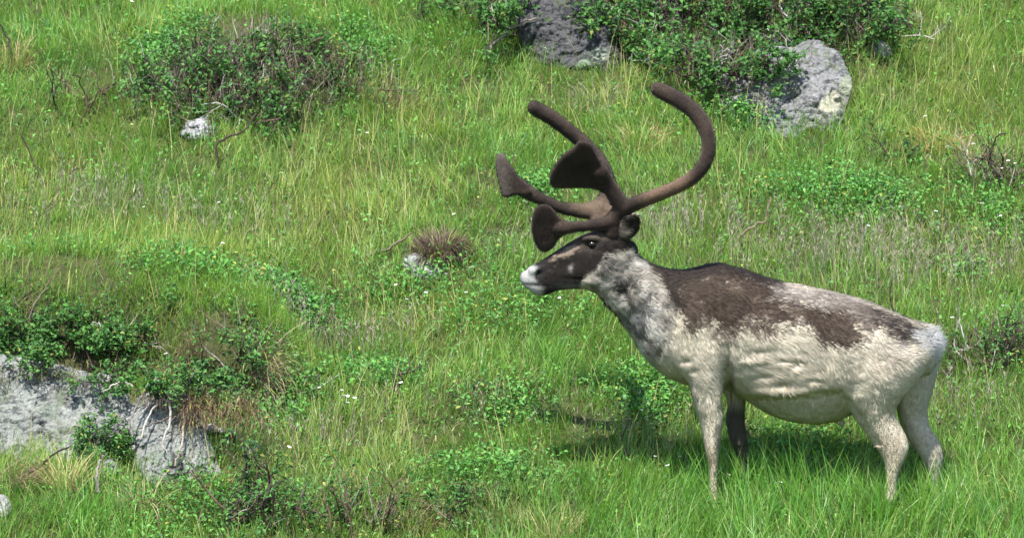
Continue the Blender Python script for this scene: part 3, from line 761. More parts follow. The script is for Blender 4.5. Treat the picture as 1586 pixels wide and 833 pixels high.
# ------------------------------------------------------------------ rocks
def tod(a): return np.array(a, float)
def make_rock(name, outline, label, lean=0.7, bulge=0.07, thick=0.22, rough=0.02, seed=1, base=(0.165, 0.168, 0.165), dark=(0.055, 0.055, 0.058), lichen=None, dy=0.0, group=None, nt=96, ns=34, cracks=1.0):
    o = tod(outline); bot = o[np.argmax(o[:, 1])].copy(); hgt = o[:, 1].max()-o[:, 1].min(); bot[1] -= .10*hgt
    cy = o[:, 1].mean(); o[:, 1] += .40*np.clip(o[:, 1]-cy, 0, 1e9)              # the buried foot of the rock
    cen = (o.min(0)+o.max(0))/2
    hb = hit(cen[0], min(bot[1], 840)); yb = hb[1]+dy; zb = P(bot[0], bot[1], yb)[2]
    pts = spl(np.concatenate([o, o[:1]]), nt+1)[:-1]
    ss = np.sin(np.linspace(0, 1, ns)*np.pi/2)
    def at(px, py, off):
        y = yb
        for _ in range(3):
            p = P(px, py, y); y = yb+lean*(p[2]-zb)+off
        return P(px, py, y)
    rows = []
    for s in ss[1:]:
        rows.append([at(*(cen+s*(q-cen)), -bulge*(1-s**5)) for q in pts])
    for s in ss[1:-1][::-3]:
        rows.append([np.array(at(*(cen+s*(q-cen)), 0))+np.array([0, thick*(1-s**3), 0]) for q in pts])
    rows = np.array(rows); K, M = rows.shape[:2]
    V = rows.reshape(-1, 3)
    T = []; Q = []
    for k in range(K-1):
        a = k*M+np.arange(M); b = k*M+(np.arange(M)+1) % M
        Q.append(np.stack([b, a, a+M, b+M], 1))
    Q = np.concatenate(Q)
    c0 = at(*cen, -bulge); c1 = np.array(at(*cen, 0))+np.array([0, thick, 0]); n = len(V)
    V = np.concatenate([V, [c0, c1]])
    j = np.arange(M); j2 = (j+1) % M
    T = np.concatenate([np.stack([j, j2, np.full(M, n)], 1), np.stack([(K-1)*M+j2, (K-1)*M+j, np.full(M, n+1)], 1)])
    size = (V.max(0)-V.min(0)).max()
    V, Q, _ = remesh([(V, np.concatenate([Q[:, [0, 1, 2]], Q[:, [0, 2, 3]], T]))], max(size/88, .005), [.5]); T = None
    out = V-V.mean(0); out[:, 1] *= 1.6; out /= np.linalg.norm(out, axis=1).max()
    fd = np.array([0, -0.8, 0.45])[None]*0.7+out*0.6
    r1 = fbm(V+seed, 4.5, 3, seed); r2 = fbm(V+seed, 17, 3, seed+5); r3 = fbm(V, 55, 2, seed+8)
    # planes broken off along joints: stepped noise, and thin cracks
    wv = V+0.03*np.stack([fbm(V, 9, 2, seed+31), fbm(V, 9, 2, seed+32), fbm(V, 9, 2, seed+33)], 1)
    st = np.floor(2.6*vnoise(wv, 6.5, seed+12))/2.6
    ck = np.abs(vnoise(wv*np.array([1.5, 1, .8]), 7.0, seed+40)); ck2 = np.abs(vnoise(wv, 13.0, seed+43))
    crack = np.maximum(np.exp(-(ck/.026)**2)*(r1 > -.35), .7*np.exp(-(ck2/.028)**2)*(r2 > 0.05))*cracks
    V = V+fd*(rough*(1.8*r1+0.75*r2+0.3*r3+1.5*st)-0.016*crack)[:, None]
    c = np.tile(tod(base), (len(V), 1))
    m = lambda c, k, to: c+(tod(to)-c)*np.clip(k, 0, 1)[:, None]
    c = m(c, .6*sst(.02, .45, r3+.5*r2), tod(base)*1.4)
    c = m(c, .65*sst(.12, .45, fbm(V, 8, 3, seed+50)), tod(base)*np.array([.72, .82, .70]))
    c = m(c, .85*sst(.16, .34, fbm(V, 60, 2, seed+55)+.35*r1+.25*r2), dark)
    c = m(c, .85*crack, tod(dark)*.45)
    c = m(c, .5*sst(.27, .48, fbm(V, 11, 3, seed+70)+.3*r3), (.055, .075, .028))
    pxs, pys = to_px(V)
    if lichen:
        for lx, ly, rx, ry, colr in lichen:
            k = np.exp(-((pxs-lx)/rx)**2-((pys-ly)/ry)**2)
            c = m(c, sst(.35, .55, k+.45*fbm(V, 30, 2, seed+60)), colr)
    org = V.mean(0)
    obj = mesh_np(name, V-org, T, M_ROCK, None, np.clip(c, .004, 1), quads=Q)
    obj.location = org
    tag(obj, label, 'rock', group)
    return at
AT_R1 = make_rock('rock', [(-70, 545), (10, 545), (48, 552), (92, 560), (140, 572), (180, 580), (206, 606), (208, 640), (190, 668), (140, 690), (80, 706), (10, 712), (-70, 716)],
          'broad pale grey rock face under the turf bank at the lower left edge', lean=.72, bulge=.06, thick=.3, rough=.024, seed=3, base=(.17, .178, .166), dy=-.02)
AT_R2 = make_rock('rock', [(190, 640), (214, 608), (255, 598), (296, 614), (318, 655), (338, 700), (346, 730), (315, 742), (270, 738), (228, 728), (206, 706), (198, 670)],
          'pale grey rock with dead roots hanging over it, below the overhanging turf', lean=.72, bulge=.055, thick=.25, rough=.02, seed=11, base=(.17, .178, .168), dy=-.02)
AT_R4 = make_rock('rock', [(800, -40), (860, -30), (915, -25), (945, 5), (962, 45), (966, 80), (945, 98), (900, 98), (855, 90), (815, 70), (800, 20)],
          'dark grey rock at the top of the slope between two leafy shrubs', lean=.7, bulge=.10, thick=.35, rough=.035, seed=21, base=(.062, .062, .065), dark=(0.025, 0.025, 0.028), lichen=[(932, 84, 14, 10, (0.170, 0.187, 0.152)), (905, 100, 14, 8, (0.148, 0.179, 0.134))])
AT_R5 = make_rock('rock', [(1080, 150), (1120, 110), (1185, 76), (1222, 74), (1256, 60), (1290, 70), (1310, 98), (1318, 130), (1310, 165), (1286, 194), (1240, 205), (1180, 204), (1130, 198), (1085, 190)],
          'large grey boulder with a cream lichen patch below the shrub on the upper right slope', lean=.8, bulge=.09, thick=.4, rough=.03, seed=33, base=(.15, .15, .152), dark=(0.061, 0.061, 0.066),
          lichen=[(1286, 160, 20, 20, (.25, .245, .185)), (1310, 135, 12, 18, (0.187, 0.205, 0.152)), (1225, 110, 22, 7, (0.197, 0.205, 0.179)), (1215, 135, 7, 5, (0.223, 0.215, 0.215))])
make_rock('rock', [(1005, 10), (1022, -10), (1048, -12), (1060, 14), (1052, 44), (1030, 52), (1010, 38)], 'small brownish grey rock wedged between shrubs at the top of the slope', lean=.5, bulge=.06, thick=.15, seed=37, base=(0.121, 0.110, 0.105), nt=48, ns=18)
make_rock('rock', [(1348, 70), (1360, 64), (1374, 67), (1382, 78), (1374, 88), (1354, 86)], 'small pale rock just right of the large grey boulder', lean=.5, bulge=.05, thick=.12, seed=39, base=(0.182, 0.182, 0.182), lichen=[(1370, 72, 10, 8, (0.268, 0.268, 0.246))], nt=48, ns=18)
make_rock('rock', [(622, 408), (630, 394), (646, 389), (662, 397), (680, 407), (692, 417), (684, 428), (655, 428), (632, 424)], 'small whitish rock at the foot of the brown peat hummock', lean=.5, bulge=.04, thick=.09, rough=.010, seed=41, base=(0.248, 0.248, 0.242), dark=(0.110, 0.110, 0.110), nt=56, ns=20)
make_rock('rock', [(276, 206), (288, 190), (304, 186), (318, 184), (332, 196), (336, 208), (318, 214), (292, 214)], 'small white rock under the woody shrub on the upper left', lean=.5, bulge=.05, thick=.12, rough=.012, seed=43, base=(0.231, 0.231, 0.237), dark=(0.110, 0.110, 0.110), nt=56, ns=20)
make_rock('rock', [(152, 726), (158, 714), (168, 709), (180, 714), (186, 728), (172, 738), (156, 736)], 'small speckled grey stone between leaves left of the rooty rock', lean=.4, bulge=.04, thick=.1, rough=.010, seed=45, base=(0.165, 0.160, 0.165), nt=48, ns=18)
make_rock('rock', [(-30, 770), (0, 764), (14, 772), (20, 788), (8, 800), (-30, 804)], 'pale stone cut off by the bottom left edge of the view', lean=.4, bulge=.05, thick=.12, rough=.010, seed=47, base=(0.209, 0.209, 0.209), nt=48, ns=18)
make_rock('rock', [(372, 694), (380, 682), (394, 681), (402, 692), (400, 706), (384, 710)], 'rounded whitish stone in grass below the right end of the turf bank', lean=.4, bulge=.035, thick=.07, rough=.006, seed=49, base=(0.220, 0.209, 0.198), dark=(0.110, 0.105, 0.099), nt=48, ns=18)
for k, (px, py, s, lb) in enumerate([(327, 662, 9, 'widest of the pale pebbles in the dark soil under the turf bank'), (341, 665, 6, 'small pale pebble touching the right of the widest pebble under the turf bank'),
                                     (296, 674, 8, 'pale pebble beside the right edge of the rock with dead roots'), (357, 670, 5, 'rightmost and smallest pale pebble in the soil under the turf bank')]):
    a = np.linspace(0, 2*np.pi, 9)[:-1]
    make_rock('pebble', [(px+s*1.2*math.cos(t)*(1+.2*math.sin(3*t+k)), py+s*.8*math.sin(t)) for t in a], lb, lean=.4, bulge=.02, thick=.03, rough=.004, seed=60+k, base=(.30, .285, .26), dark=(.18, .165, .15), nt=24, ns=10, dy=-.03, group='pale pebbles in the soil under the turf bank')

# ------------------------------------------------------------------ wood, leaves, tufts
def wander(p, d, L, n, wob, lift=0.0):
    pts = [np.array(p, float)]; d = np.array(d, float); d /= np.linalg.norm(d)
    for _ in range(n):
        d = d+R.normal(0, wob, 3)+np.array([0, 0, lift]); d /= np.linalg.norm(d)
        pts.append(pts[-1]+d*L/n)
    return np.array(pts), d
def branch_system(root, d, L, r, depth=2, wob=.28, lift=.05, kids=(2, 4)):
    """a stem and its side twigs: list of (points, radii, depth)"""
    n = max(3, int(L/.03)); n = min(n, 9)
    pts, _ = wander(root, d, L, n, wob, lift)
    rad = np.linspace(r, r*.45, len(pts)); out = [(pts, rad, depth)]
    if depth > 0:
        for _ in range(R.integers(*kids)+0):
            i = R.integers(1, len(pts)); t = pts[i]-pts[i-1]; t /= np.linalg.norm(t)
            nd = t+R.normal(0, .75, 3)+np.array([0, 0, .25])
            out += branch_system(pts[i], nd, L*R.uniform(.4, .7), rad[i]*.65, depth-1, wob, lift, kids)
    return out
def thin_tubes(lst, M=5):
    VV, TT, off = [], [], 0
    th = np.linspace(0, 2*np.pi, M, endpoint=False)
    for pts, rad in lst:
        tg = np.gradient(pts, axis=0); tg /= np.linalg.norm(tg, axis=1)[:, None]+1e-9
        u = np.cross(tg, np.array([.31, .87, .38])); u /= np.linalg.norm(u, axis=1)[:, None]+1e-9; v = np.cross(tg, u)
        V = pts[:, None]+rad[:, None, None]*(np.cos(th)[None, :, None]*u[:, None]+np.sin(th)[None, :, None]*v[:, None])
        K = len(pts); V = V.reshape(-1, 3)
        a = (np.arange(K-1)*M)[:, None]+np.arange(M)[None]; b = (np.arange(K-1)*M)[:, None]+((np.arange(M)+1) % M)[None]
        T = np.concatenate([np.stack([a, b, b+M], -1).reshape(-1, 3), np.stack([a, b+M, a+M], -1).reshape(-1, 3)])
        T = np.concatenate([T, [[(K-1)*M+j, (K-1)*M+(j+1) % M, (K-1)*M+(j+2) % M] for j in range(M-2)]])
        VV.append(V); TT.append(T+off); off += len(V)
    return np.concatenate(VV), np.concatenate(TT)
def bark_col(V, c, amt=.35, seed=5):
    k = 1+amt*fbm(V, 60, 2, seed); return np.clip(tod(c)[None]*k[:, None], .004, 1)
L_MID = np.array([.040, .125, .022]); L_LIGHT = np.array([.095, .23, .045]); L_DARK = np.array([.018, .055, .012]); L_YEL = np.array([.18, .20, .045]); L_BLUE = np.array([.045, .125, .035])
def leaf_mesh(p, size, up=.75, toward=-.35, aspect=.55, col=None):
    """folded leaves at points p"""
    N = len(p)
    nrm = R.normal(0, .55, (N, 3))+np.array([0, toward, up]); nrm /= np.linalg.norm(nrm, axis=1)[:, None]
    d = R.normal(0, 1, (N, 3)); d -= nrm*(d*nrm).sum(1)[:, None]; d /= np.linalg.norm(d, axis=1)[:, None]
    s = np.cross(nrm, d); L = (size*R.uniform(.5, 1.5, N))[:, None]; w_ = L*aspect*.5
    b = p; t = p+d*L-nrm*L*.12; m1 = p+d*L*.48+s*w_+nrm*L*.10; m2 = p+d*L*.48-s*w_+nrm*L*.10; mid = p+d*L*.52
    V = np.stack([b, m1, t, m2, mid], 1).reshape(-1, 3)
    f = np.array([[0, 4, 1], [4, 2, 1], [0, 3, 4], [4, 3, 2]])
    T = ((np.arange(N)*5)[:, None, None]+f[None]).reshape(-1, 3)
    if col is None:
        r = R.random(N)[:, None]; col = L_MID+(L_LIGHT-L_MID)*R.random(N)[:, None]**1.5
        col = np.where(r < .22, L_DARK*(1+.5*R.random((N, 1))), col); col = np.where((r > .96), L_YEL, col); col = np.where((r > .80) & (r < .88), L_BLUE*1.3, col)
        col = col*R.uniform(.75, 1.25, N)[:, None]
    return V, T, np.repeat(col, 5, 0)
def off_mesh(name, V, T, mat, parent, C, kind=None, smooth=True):
    o = mesh_np(name, V-np.array(parent.location), T, mat, parent, np.clip(C, .004, 1), smooth=smooth)
    if kind: o['kind'] = kind
    return o
W_DARK = (.050, .036, .030); W_BROWN = (.10, .068, .050); W_GREY = (.24, .215, .195); W_PALE = (.33, .315, .295)
def make_shrub(name, label, area, nst, L, r=.006, leaf=.02, nleaf=20, depth=2, lift=.05, dirb=(0, -.2, .8), spread=.8, dead=0, wood=W_DARK, cat='shrub', leafbias=None, sink=0, low=0.0, at=None, brush=0):
    """area: pixel ellipse (x, y, rx, ry) in which its stems leave the ground"""
    roots = []
    while len(roots) < nst:
        a, b = R.uniform(-1, 1, 2)
        if a*a+b*b < 1: roots.append(hit(area[0]+a*area[2], area[1]+b*area[3]) if at is None else at(area[0]+a*area[2], area[1]+b*area[3], -.09))
    roots = np.array(roots); e = empty(name, roots.mean(0), label, cat)
    lp = []
    for k, p in enumerate(roots):
        dd = tod(dirb)+R.normal(0, spread, 3)*np.array([1, .7, .45])
        if dd[2] < -.2 and sink == 0: dd[2] = .1
        br = branch_system(p-np.array([0, 0, .01]), dd, L*R.uniform(.6, 1.25), r*R.uniform(.7, 1.25), depth, lift=lift)
        isdead = k < dead
        V, T = thin_tubes([(q[0], q[1]) for q in br])
        off_mesh('branch', V, T, M_BARK, e, bark_col(V, (W_PALE if k % 2 else W_GREY) if isdead else (wood if R.random() < .6 else W_BROWN), seed=k))
        if not isdead and nleaf:
            tw = np.concatenate([q[0][1:] for q in br if q[2] < depth] or [q[0][2:] for q in br])
            lp.append(tw[R.integers(0, len(tw), nleaf)]+R.normal(0, .014, (nleaf, 3)))
    if brush:                                        # tangle of fine dead twigs inside the crown
        k = R.integers(0, len(roots), brush); q = roots[k]+R.normal(0, 1, (brush, 3))*np.array([.09, .07, .0])
        if at is None: q[:, 2] = terrain(q[:, 0], q[:, 1])+R.uniform(0, .10, brush)
        c = tod(W_DARK)+(tod(W_GREY)-tod(W_DARK))*(R.random(brush)**2.5)[:, None]; c[R.random(brush) < .3] = W_BROWN
        V, T, C = blades(q, R.uniform(.06, .22, brush), R.uniform(0, 6.28, brush), np.abs(R.normal(.9, .4, brush)), R.normal(0, .7, brush), R.uniform(.003, .0065, brush), c, c*1.1, 3)
        off_mesh('twigs', V, T, M_BARK, e, C, 'stuff', smooth=False)
    if lp:
        lp = np.concatenate(lp)
        g = terrain(lp[:, 0], lp[:, 1]); 
        if not sink: lp[:, 2] = np.maximum(lp[:, 2], g+.015+low)
        V, T, C = leaf_mesh(lp, leaf)
        off_mesh('foliage', V, T, M_LEAF, e, C, 'stuff', smooth=False)
    return e
# shrub on the hummock, upper left
make_shrub('dwarf_shrub', 'wide woody dwarf shrub with bare grey twigs on the upper left hummock', (392, 140, 188, 64), 84, .23, .0062, .024, 78, 2, .02, (0, -.25, .55), .9, 12, brush=2000)
make_shrub('creeping_willow', 'green leafy tuft hanging over the top of the broad pale rock', (52, 550, 40, 10), 14, .10, .003, .022, 44, 1, -.03, (0, -.8, .1), .7, 0, at=AT_R1, sink=1)
make_shrub('creeping_willow', 'leaves trailing over the right shoulder of the broad pale rock', (165, 584, 40, 8), 13, .09, .003, .022, 40, 1, -.03, (0, -.8, .1), .7, 1, at=AT_R1, sink=1)
make_shrub('leafy_shrub', 'dark leafy shrub draped over the upper left side of the big grey boulder', (1125, 108, 75, 42), 36, .20, .006, .026, 95, 2, -.02, (-.1, -.6, .3), .8, 4, at=AT_R5, sink=1, brush=400)
make_shrub('leafy_shrub', 'leafy sprays hanging over the left edge of the dark rock', (786, 20, 22, 34), 10, .18, .005, .026, 70, 2, -.01, (0, -.6, .3), .8, 1, at=AT_R4, sink=1)
make_shrub('creeping_willow', 'turf and leaves overhanging the rock with dead roots', (285, 598, 66, 16), 30, .11, .003, .023, 50, 1, -.02, (0, -.7, .2), .8, 2, at=AT_R2, sink=1)
make_shrub('leafy_shrub', 'leafy twigs overlapping the top right corner of the dark rock', (935, 20, 30, 22), 12, .17, .005, .026, 70, 2, -.01, (0, -.6, .3), .8, 1, at=AT_R4, sink=1)
# the shrubs along the top
make_shrub('leafy_shrub', 'large leafy shrub spreading over the top of the big grey boulder', (1230, 40, 210, 48), 80, .28, .0065, .026, 120, 2, .0, (0, -.5, .5), .8, 6, brush=900)
make_shrub('leafy_shrub', 'bright leafy shrub between the dark rock and the big grey boulder', (1015, 72, 70, 40), 26, .24, .005, .028, 80, 2, .02, (.1, -.4, .7), .7, 2, brush=300)
make_shrub('leafy_shrub', 'leafy shrub left of the dark rock at the top of the slope', (775, 32, 60, 34), 18, .26, .006, .028, 60, 2, .02, (0, -.3, .7), .8, 2, brush=250)
make_shrub('leafy_shrub', 'low dark green shrub at the top edge left of the dark rock and its shrub', (680, 28, 60, 26), 14, .2, .005, .022, 40, 2, .02, (0, -.3, .7), .8, 1)
make_shrub('creeping_willow', 'creeping leafy mat on the turf bank above the broad pale rock', (80, 528, 150, 30), 60, .17, .005, .023, 85, 2, -.02, (0, -.8, .3), .8, 4, brush=250)
make_shrub('creeping_willow', 'leafy shrub with dry grass on the right half of the turf bank', (370, 600, 95, 42), 26, .18, .005, .023, 60, 2, .0, (0, -.5, .5), .8, 2, brush=150)
make_shrub('creeping_willow', 'leafy creeper growing between the broad pale rock and the rooty rock', (166, 694, 48, 22), 20, .11, .004, .022, 55, 2, .02, (0, -.5, .6), .8, 2, at=AT_R1, sink=1)
make_shrub('small_shrub', 'small dark leafy shrub alone on the right slope, level with the antlers', (1398, 262, 24, 8), 6, .17, .005, .022, 28, 2, .06, (-.2, -.1, .9), .5, 0)
make_shrub('woody_shrub', 'bare dark twisted shrub at the right edge below the boulder slope', (1540, 285, 48, 22), 12, .24, .0075, .023, 20, 2, .03, (.1, -.2, .8), .9, 2, brush=200)
make_shrub('woody_shrub', 'scrubby shrub with dark twigs behind the rump of the reindeer', (1540, 560, 50, 24), 16, .24, .0075, .023, 26, 2, .04, (0, -.1, .9), .7, 2, brush=200)
make_shrub('twiggy_shrub', 'dark twiggy shrub at the bottom left of centre below the turf bank', (385, 812, 62, 26), 18, .30, .0075, .024, 50, 2, .05, (.15, -.1, 1), .6, 1, W_DARK, brush=120)
make_shrub('twiggy_shrub', 'sparse reddish twiggy shrub at the bottom, right of the dark twiggy one', (545, 822, 55, 20), 11, .27, .007, .023, 34, 2, .05, (.1, -.1, 1), .6, 0, W_BROWN, brush=60)
make_shrub('leafy_shrub', 'low leafy clump with brown litter at the bottom centre', (710, 800, 55, 26), 15, .13, .004, .022, 26, 2, .02, (0, -.3, .8), .8, 1)
make_shrub('sapling', 'thin dark sapling with a small tuft of leaves left of the reindeer', (603, 612, 4, 3), 2, .22, .0065, .024, 16, 1, .05, (.18, -.05, 1), .12, 0, W_DARK, 'sapling')
make_shrub('twiggy_shrub', 'bare twigs standing in grass left of the woody hummock shrub', (110, 165, 60, 30), 10, .26, .006, .02, 8, 2, .04, (-.1, -.1, .9), .7, 0)
def stick(name, label, path, r, wood, y_off=-.02, cat='branch', rel=None):
    g = hit(*path[0][:2]); y = g[1]+y_off
    pts = np.array([P(q[0], q[1], y+(q[2] if len(q) > 2 else 0)) for q in path]); pts = spl(pts, 16)
    pts[1:-1] += R.normal(0, .004, pts[1:-1].shape)
    V, T = thin_tubes([(pts, np.linspace(r, r*.5, len(pts)))], 7)
    org = pts[0]
    o = mesh_np(name, V-org, T, M_BARK, None, bark_col(V, wood)); o.location = org
    return tag(o, label, cat)
stick('dead_branch', 'crooked dead branch sticking out of the grass above the back of the reindeer', [(1138, 382), (1150, 362), (1168, 350), (1186, 340), (1190, 324), (1194, 306)], .007, (.16, .125, .085))
stick('dead_branch', 'forked dark dead branch at the foot of the woody hummock shrub', [(338, 258), (336, 228), (352, 212), (372, 206), (388, 190), (396, 176)], .0075, W_DARK)
stick('dead_branch', 'dark leaning stick in the grass near the left edge', [(64, 284), (56, 262), (46, 238), (32, 208)], .006, W_DARK)
stick('dead_branch', 'short dark stick beside dry grass at the top left corner', [(20, 96), (14, 66), (4, 44), (-6, 26)], .007, W_DARK)
stick('dead_branch', 'grey brown bare branch reaching left from the boulder shrub above the antler tip', [(1018, 152), (1030, 122), (1048, 106), (1078, 110), (1098, 104), (1112, 90), (1130, 82)], .009, (.20, .165, .14), .05)
stick('dead_branch', 'pale dead branch lying left of the antler tip under the bright shrub', [(965, 66), (974, 92), (985, 108), (992, 130), (984, 158)], .009, (.28, .25, .22), .0)
stick('dead_branch', 'long grey brown branch leaning in front of the shrub left of the dark rock', [(748, 92), (768, 66), (790, 46), (812, 34), (832, 28)], .010, (.17, .145, .12), -.05)
stick('dead_branch', 'upright dark stem rising above the rump of the reindeer', [(1386, 500), (1382, 474), (1378, 454), (1381, 432)], .006, W_DARK, -.25)
stick('dead_branch', 'dark branch lying over the leaves at the lower left below the pale rock', [(30, 735), (60, 722), (84, 702), (110, 690)], .007, W_DARK, -.1)
stick('dead_branch', 'grey stump root standing beside the small speckled stone', [(152, 762), (150, 738), (154, 716), (160, 704)], .010, (.20, .18, .16), -.04)
stick('dead_branch', 'pale broken stick standing in grass at the right of the slope', [(1497, 240), (1502, 222), (1507, 208)], .008, (.34, .26, .19))
stick('dead_branch', 'bent brown branch beside the brown peat hummock', [(568, 398), (582, 390), (600, 386), (612, 378), (624, 368), (636, 360)], .009, (.13, .10, .08))
# dead roots hanging over the rock of the bank
er = empty('exposed_roots', AT_R2(245, 590, -.1), 'pale dead roots hanging from the turf over the rock', 'roots')
for path, r, wd in [([(242, 585), (226, 604), (212, 625), (204, 648), (206, 668)], .007, (.19, .165, .145)), ([(248, 588), (240, 606), (230, 622), (222, 640)], .007, (.34, .32, .30)), ([(256, 600), (246, 622), (234, 638), (224, 660), (216, 682)], .006, (.36, .34, .31)),
                    ([(262, 606), (264, 636), (262, 660), (252, 682), (258, 704)], .007, (.30, .28, .26)), ([(284, 660), (282, 684), (276, 706), (270, 722)], .006, (.24, .20, .16)), ([(205, 598), (190, 592), (176, 596), (158, 606)], .006, (.30, .27, .24)), ([(262, 646), (236, 656), (212, 664)], .006, (.10, .085, .075))]:
    pts = spl(np.array([AT_R2(a, b, -.125) for a, b in path]), 18); pts[1:-1] += R.normal(0, .003, pts[1:-1].shape)
    V, T = thin_tubes([(pts, np.linspace(r, r*.45, len(pts)))], 7)
    off_mesh('root', V, T, M_BARK, er, bark_col(V, wd))

def make_tuft(label, px, py, n, h, rad, col, bend=1.2, droop=None, sp=.5, name='dry_tussock', wid=.003, zoff=0, cat='grass tuft', at=None, span=None):
    g = hit(px, py) if at is None else at(px, py, -.10); e = None
    a = R.uniform(0, 6.283, n); rr = rad*np.sqrt(R.random(n))
    x = g[0]+rr*np.cos(a)*1.3; y = g[1]+rr*np.sin(a)
    root = np.stack([x, y, terrain(x, y)-.005+zoff], 1)
    if at is not None: root = np.array([at(px+R.uniform(-1, 1)*span[0], py+R.normal(0, .5)*span[1], -.09-.03*R.random()) for _ in range(n)])
    az = a+R.normal(0, .6, n) if droop is None else np.full(n, droop)+R.normal(0, .45, n)
    c = tod(col)*R.uniform(.55, 1.3, n)[:, None]
    gq = R.random(n) < .10; c[gq] = G_YEL*.8
    V, T, C = blades(root, h*R.uniform(.6, 1.3, n), az, np.abs(R.normal(sp, .3, n)), R.gamma(3, bend/3, n), R.uniform(.7, 1.4, n)*wid, c*.8, c*1.05, 4)
    o = mesh_np(name, V-g, T, M_DRY, None, np.clip(C, .004, 1), smooth=False); o.location = g
    return tag(o, label, cat)
S_PALE = (.46, .38, .24); S_BRN = (.20, .135, .085); S_TAN = (.34, .26, .155); S_DK = (.10, .07, .048)
make_tuft('dry reddish brown grass tuft on top of the turf bank', 292, 572, 200, .17, .06, (.33, .25, .16), 1.3, -2.0)
make_tuft('pale straw tussock combed over to the right on the turf bank', 395, 585, 380, .25, .06, S_PALE, 1.3, -.55, .8)
make_tuft('pale dry tuft hanging down at the right end of the turf bank', 405, 650, 200, .14, .03, S_PALE, 1.6, -1.4, 1.0)
make_tuft('brown fibrous mass of roots hanging under the edge of the turf bank', 340, 634, 900, .10, .085, S_BRN, 1.9, -1.5, 1.0, 'root_mat', .0032, at=AT_R2, span=(62, 26))
make_tuft('dark brown root fringe hanging above the rooty rock', 262, 612, 260, .10, .08, S_DK, 1.8, -1.6, 1.1, 'root_mat', .003, at=AT_R2, span=(46, 12))
make_tuft('dark peaty fringe hanging over the top edge of the broad pale rock', 120, 572, 420, .09, .22, S_DK, 1.7, -1.5, 1.0, 'root_mat', .003, at=AT_R1, span=(150, 14))
make_tuft('tan dry tussock at the lower left edge below the pale rock', 12, 752, 380, .20, .08, (.33, .245, .17), 1.3, -.4, .7)
make_tuft('yellow straw tussock left of the small speckled stone', 100, 760, 220, .19, .05, (.44, .40, .17), .8, None, .4)
make_tuft('pale bent straw tuft under the rooty rock', 222, 790, 110, .22, .04, S_PALE, 1.4, None, .5)
make_tuft('brown peat hummock of matted dead stems in the middle of the slope', 680, 402, 1500, .12, .075, (.155, .115, .085), 1.7, None, .5, 'peat_hummock', .0042, .03, 'hummock')
make_tuft('orange tan dry grass tuft at the top left corner', 16, 108, 240, .19, .06, (.40, .28, .15), 1.1, None, .5)
make_tuft('orange straw tuft on the right slope below the boulder', 1455, 232, 320, .13, .09, (.50, .36, .16), 1.1, None, .6)
make_tuft('pale orange straw tuft behind the long antler', 990, 228, 200, .13, .09, (.48, .36, .17), 1.0, None, .5)
make_tuft('dry straw tuft in front of the left edge of the hummock shrub', 185, 150, 60, .14, .025, (.48, .42, .30), 1.8, .3, .6)
make_tuft('dry tan grass at the right end of the woody hummock shrub', 600, 165, 260, .16, .09, (.36, .28, .17), 1.0, None, .5)
make_tuft('pale dry tussock on the right slope beside the bare dark shrub', 1520, 262, 180, .17, .07, S_PALE, 1.2, None, .6)
make_tuft('tangled grey straw heap under the bright shrub near the antler tip', 925, 160, 260, .15, .08, (.34, .31, .24), 1.5, None, .7)
make_tuft('straw coloured tuft at the bottom edge in front of the reindeer', 860, 838, 170, .17, .06, (.46, .38, .20), .8, None, .4)
make_tuft('brown litter tuft beside the leafy clump at the bottom', 640, 815, 260, .12, .06, (.30, .20, .125), 1.2, None, .8)

# ------------------------------------------------------------------ low broad leaves in the grass
def ground_cover():
    parts = []
    for px, py, rx, ry, n in [(1320, 330, 160, 45, 2800), (780, 640, 80, 35, 900), (1010, 640, 55, 30, 700), (460, 478, 60, 26, 1600), (830, 318, 40, 18, 800), (590, 600, 60, 30, 900), (770, 745, 110, 30, 1200), (430, 640, 70, 36, 1600), (1150, 190, 50, 20, 800),
                              (300, 525, 130, 30, 1200), (1540, 340, 60, 40, 900), (640, 440, 110, 24, 900), (1250, 690, 90, 30, 1400), (560, 110, 60, 40, 1200), (250, 130, 60, 46, 1800), (330, 800, 150, 36, 1900), (1000, 615, 80, 30, 1500), (1560, 560, 50, 40, 700), (780, 480, 120, 40, 1200), (1500, 420, 60, 20, 400)]:
        bx, by = basexy(px, py); m = n//7
        cx = bx+R.normal(0, .55, m)*rx/340; cy = by+R.normal(0, .55, m)*ry/160
        x = np.repeat(cx, 7)+R.normal(0, .022, m*7); y = np.repeat(cy, 7)+R.normal(0, .022, m*7)
        z = terrain(x, y)+R.uniform(.02, .115, m*7)
        V, T, C = leaf_mesh(np.stack([x, y, z], 1), .021); parts.append((V, T, C*1.5))
    m = 3200; cx, cy = scatter(m, -2.8, 2.8, -.6, 6.3); x = np.repeat(cx, 6)+R.normal(0, .02, m*6); y = np.repeat(cy, 6)+R.normal(0, .02, m*6)
    k = keep_mask(x, y); x, y = x[k], y[k]
    z = terrain(x, y)+R.uniform(.02, .10, len(x))
    V, T, C = leaf_mesh(np.stack([x, y, z], 1), .018); parts.append((V, T, C*1.6))
    V, T, C = lump(parts)
    o = mesh_np('ground_cover', V, T, M_LEAF, col=np.clip(C, .004, 1), smooth=False)
    tag(o, 'low broad leaved herbs growing among the hill grass', 'herbs', kind='stuff')
ground_cover()
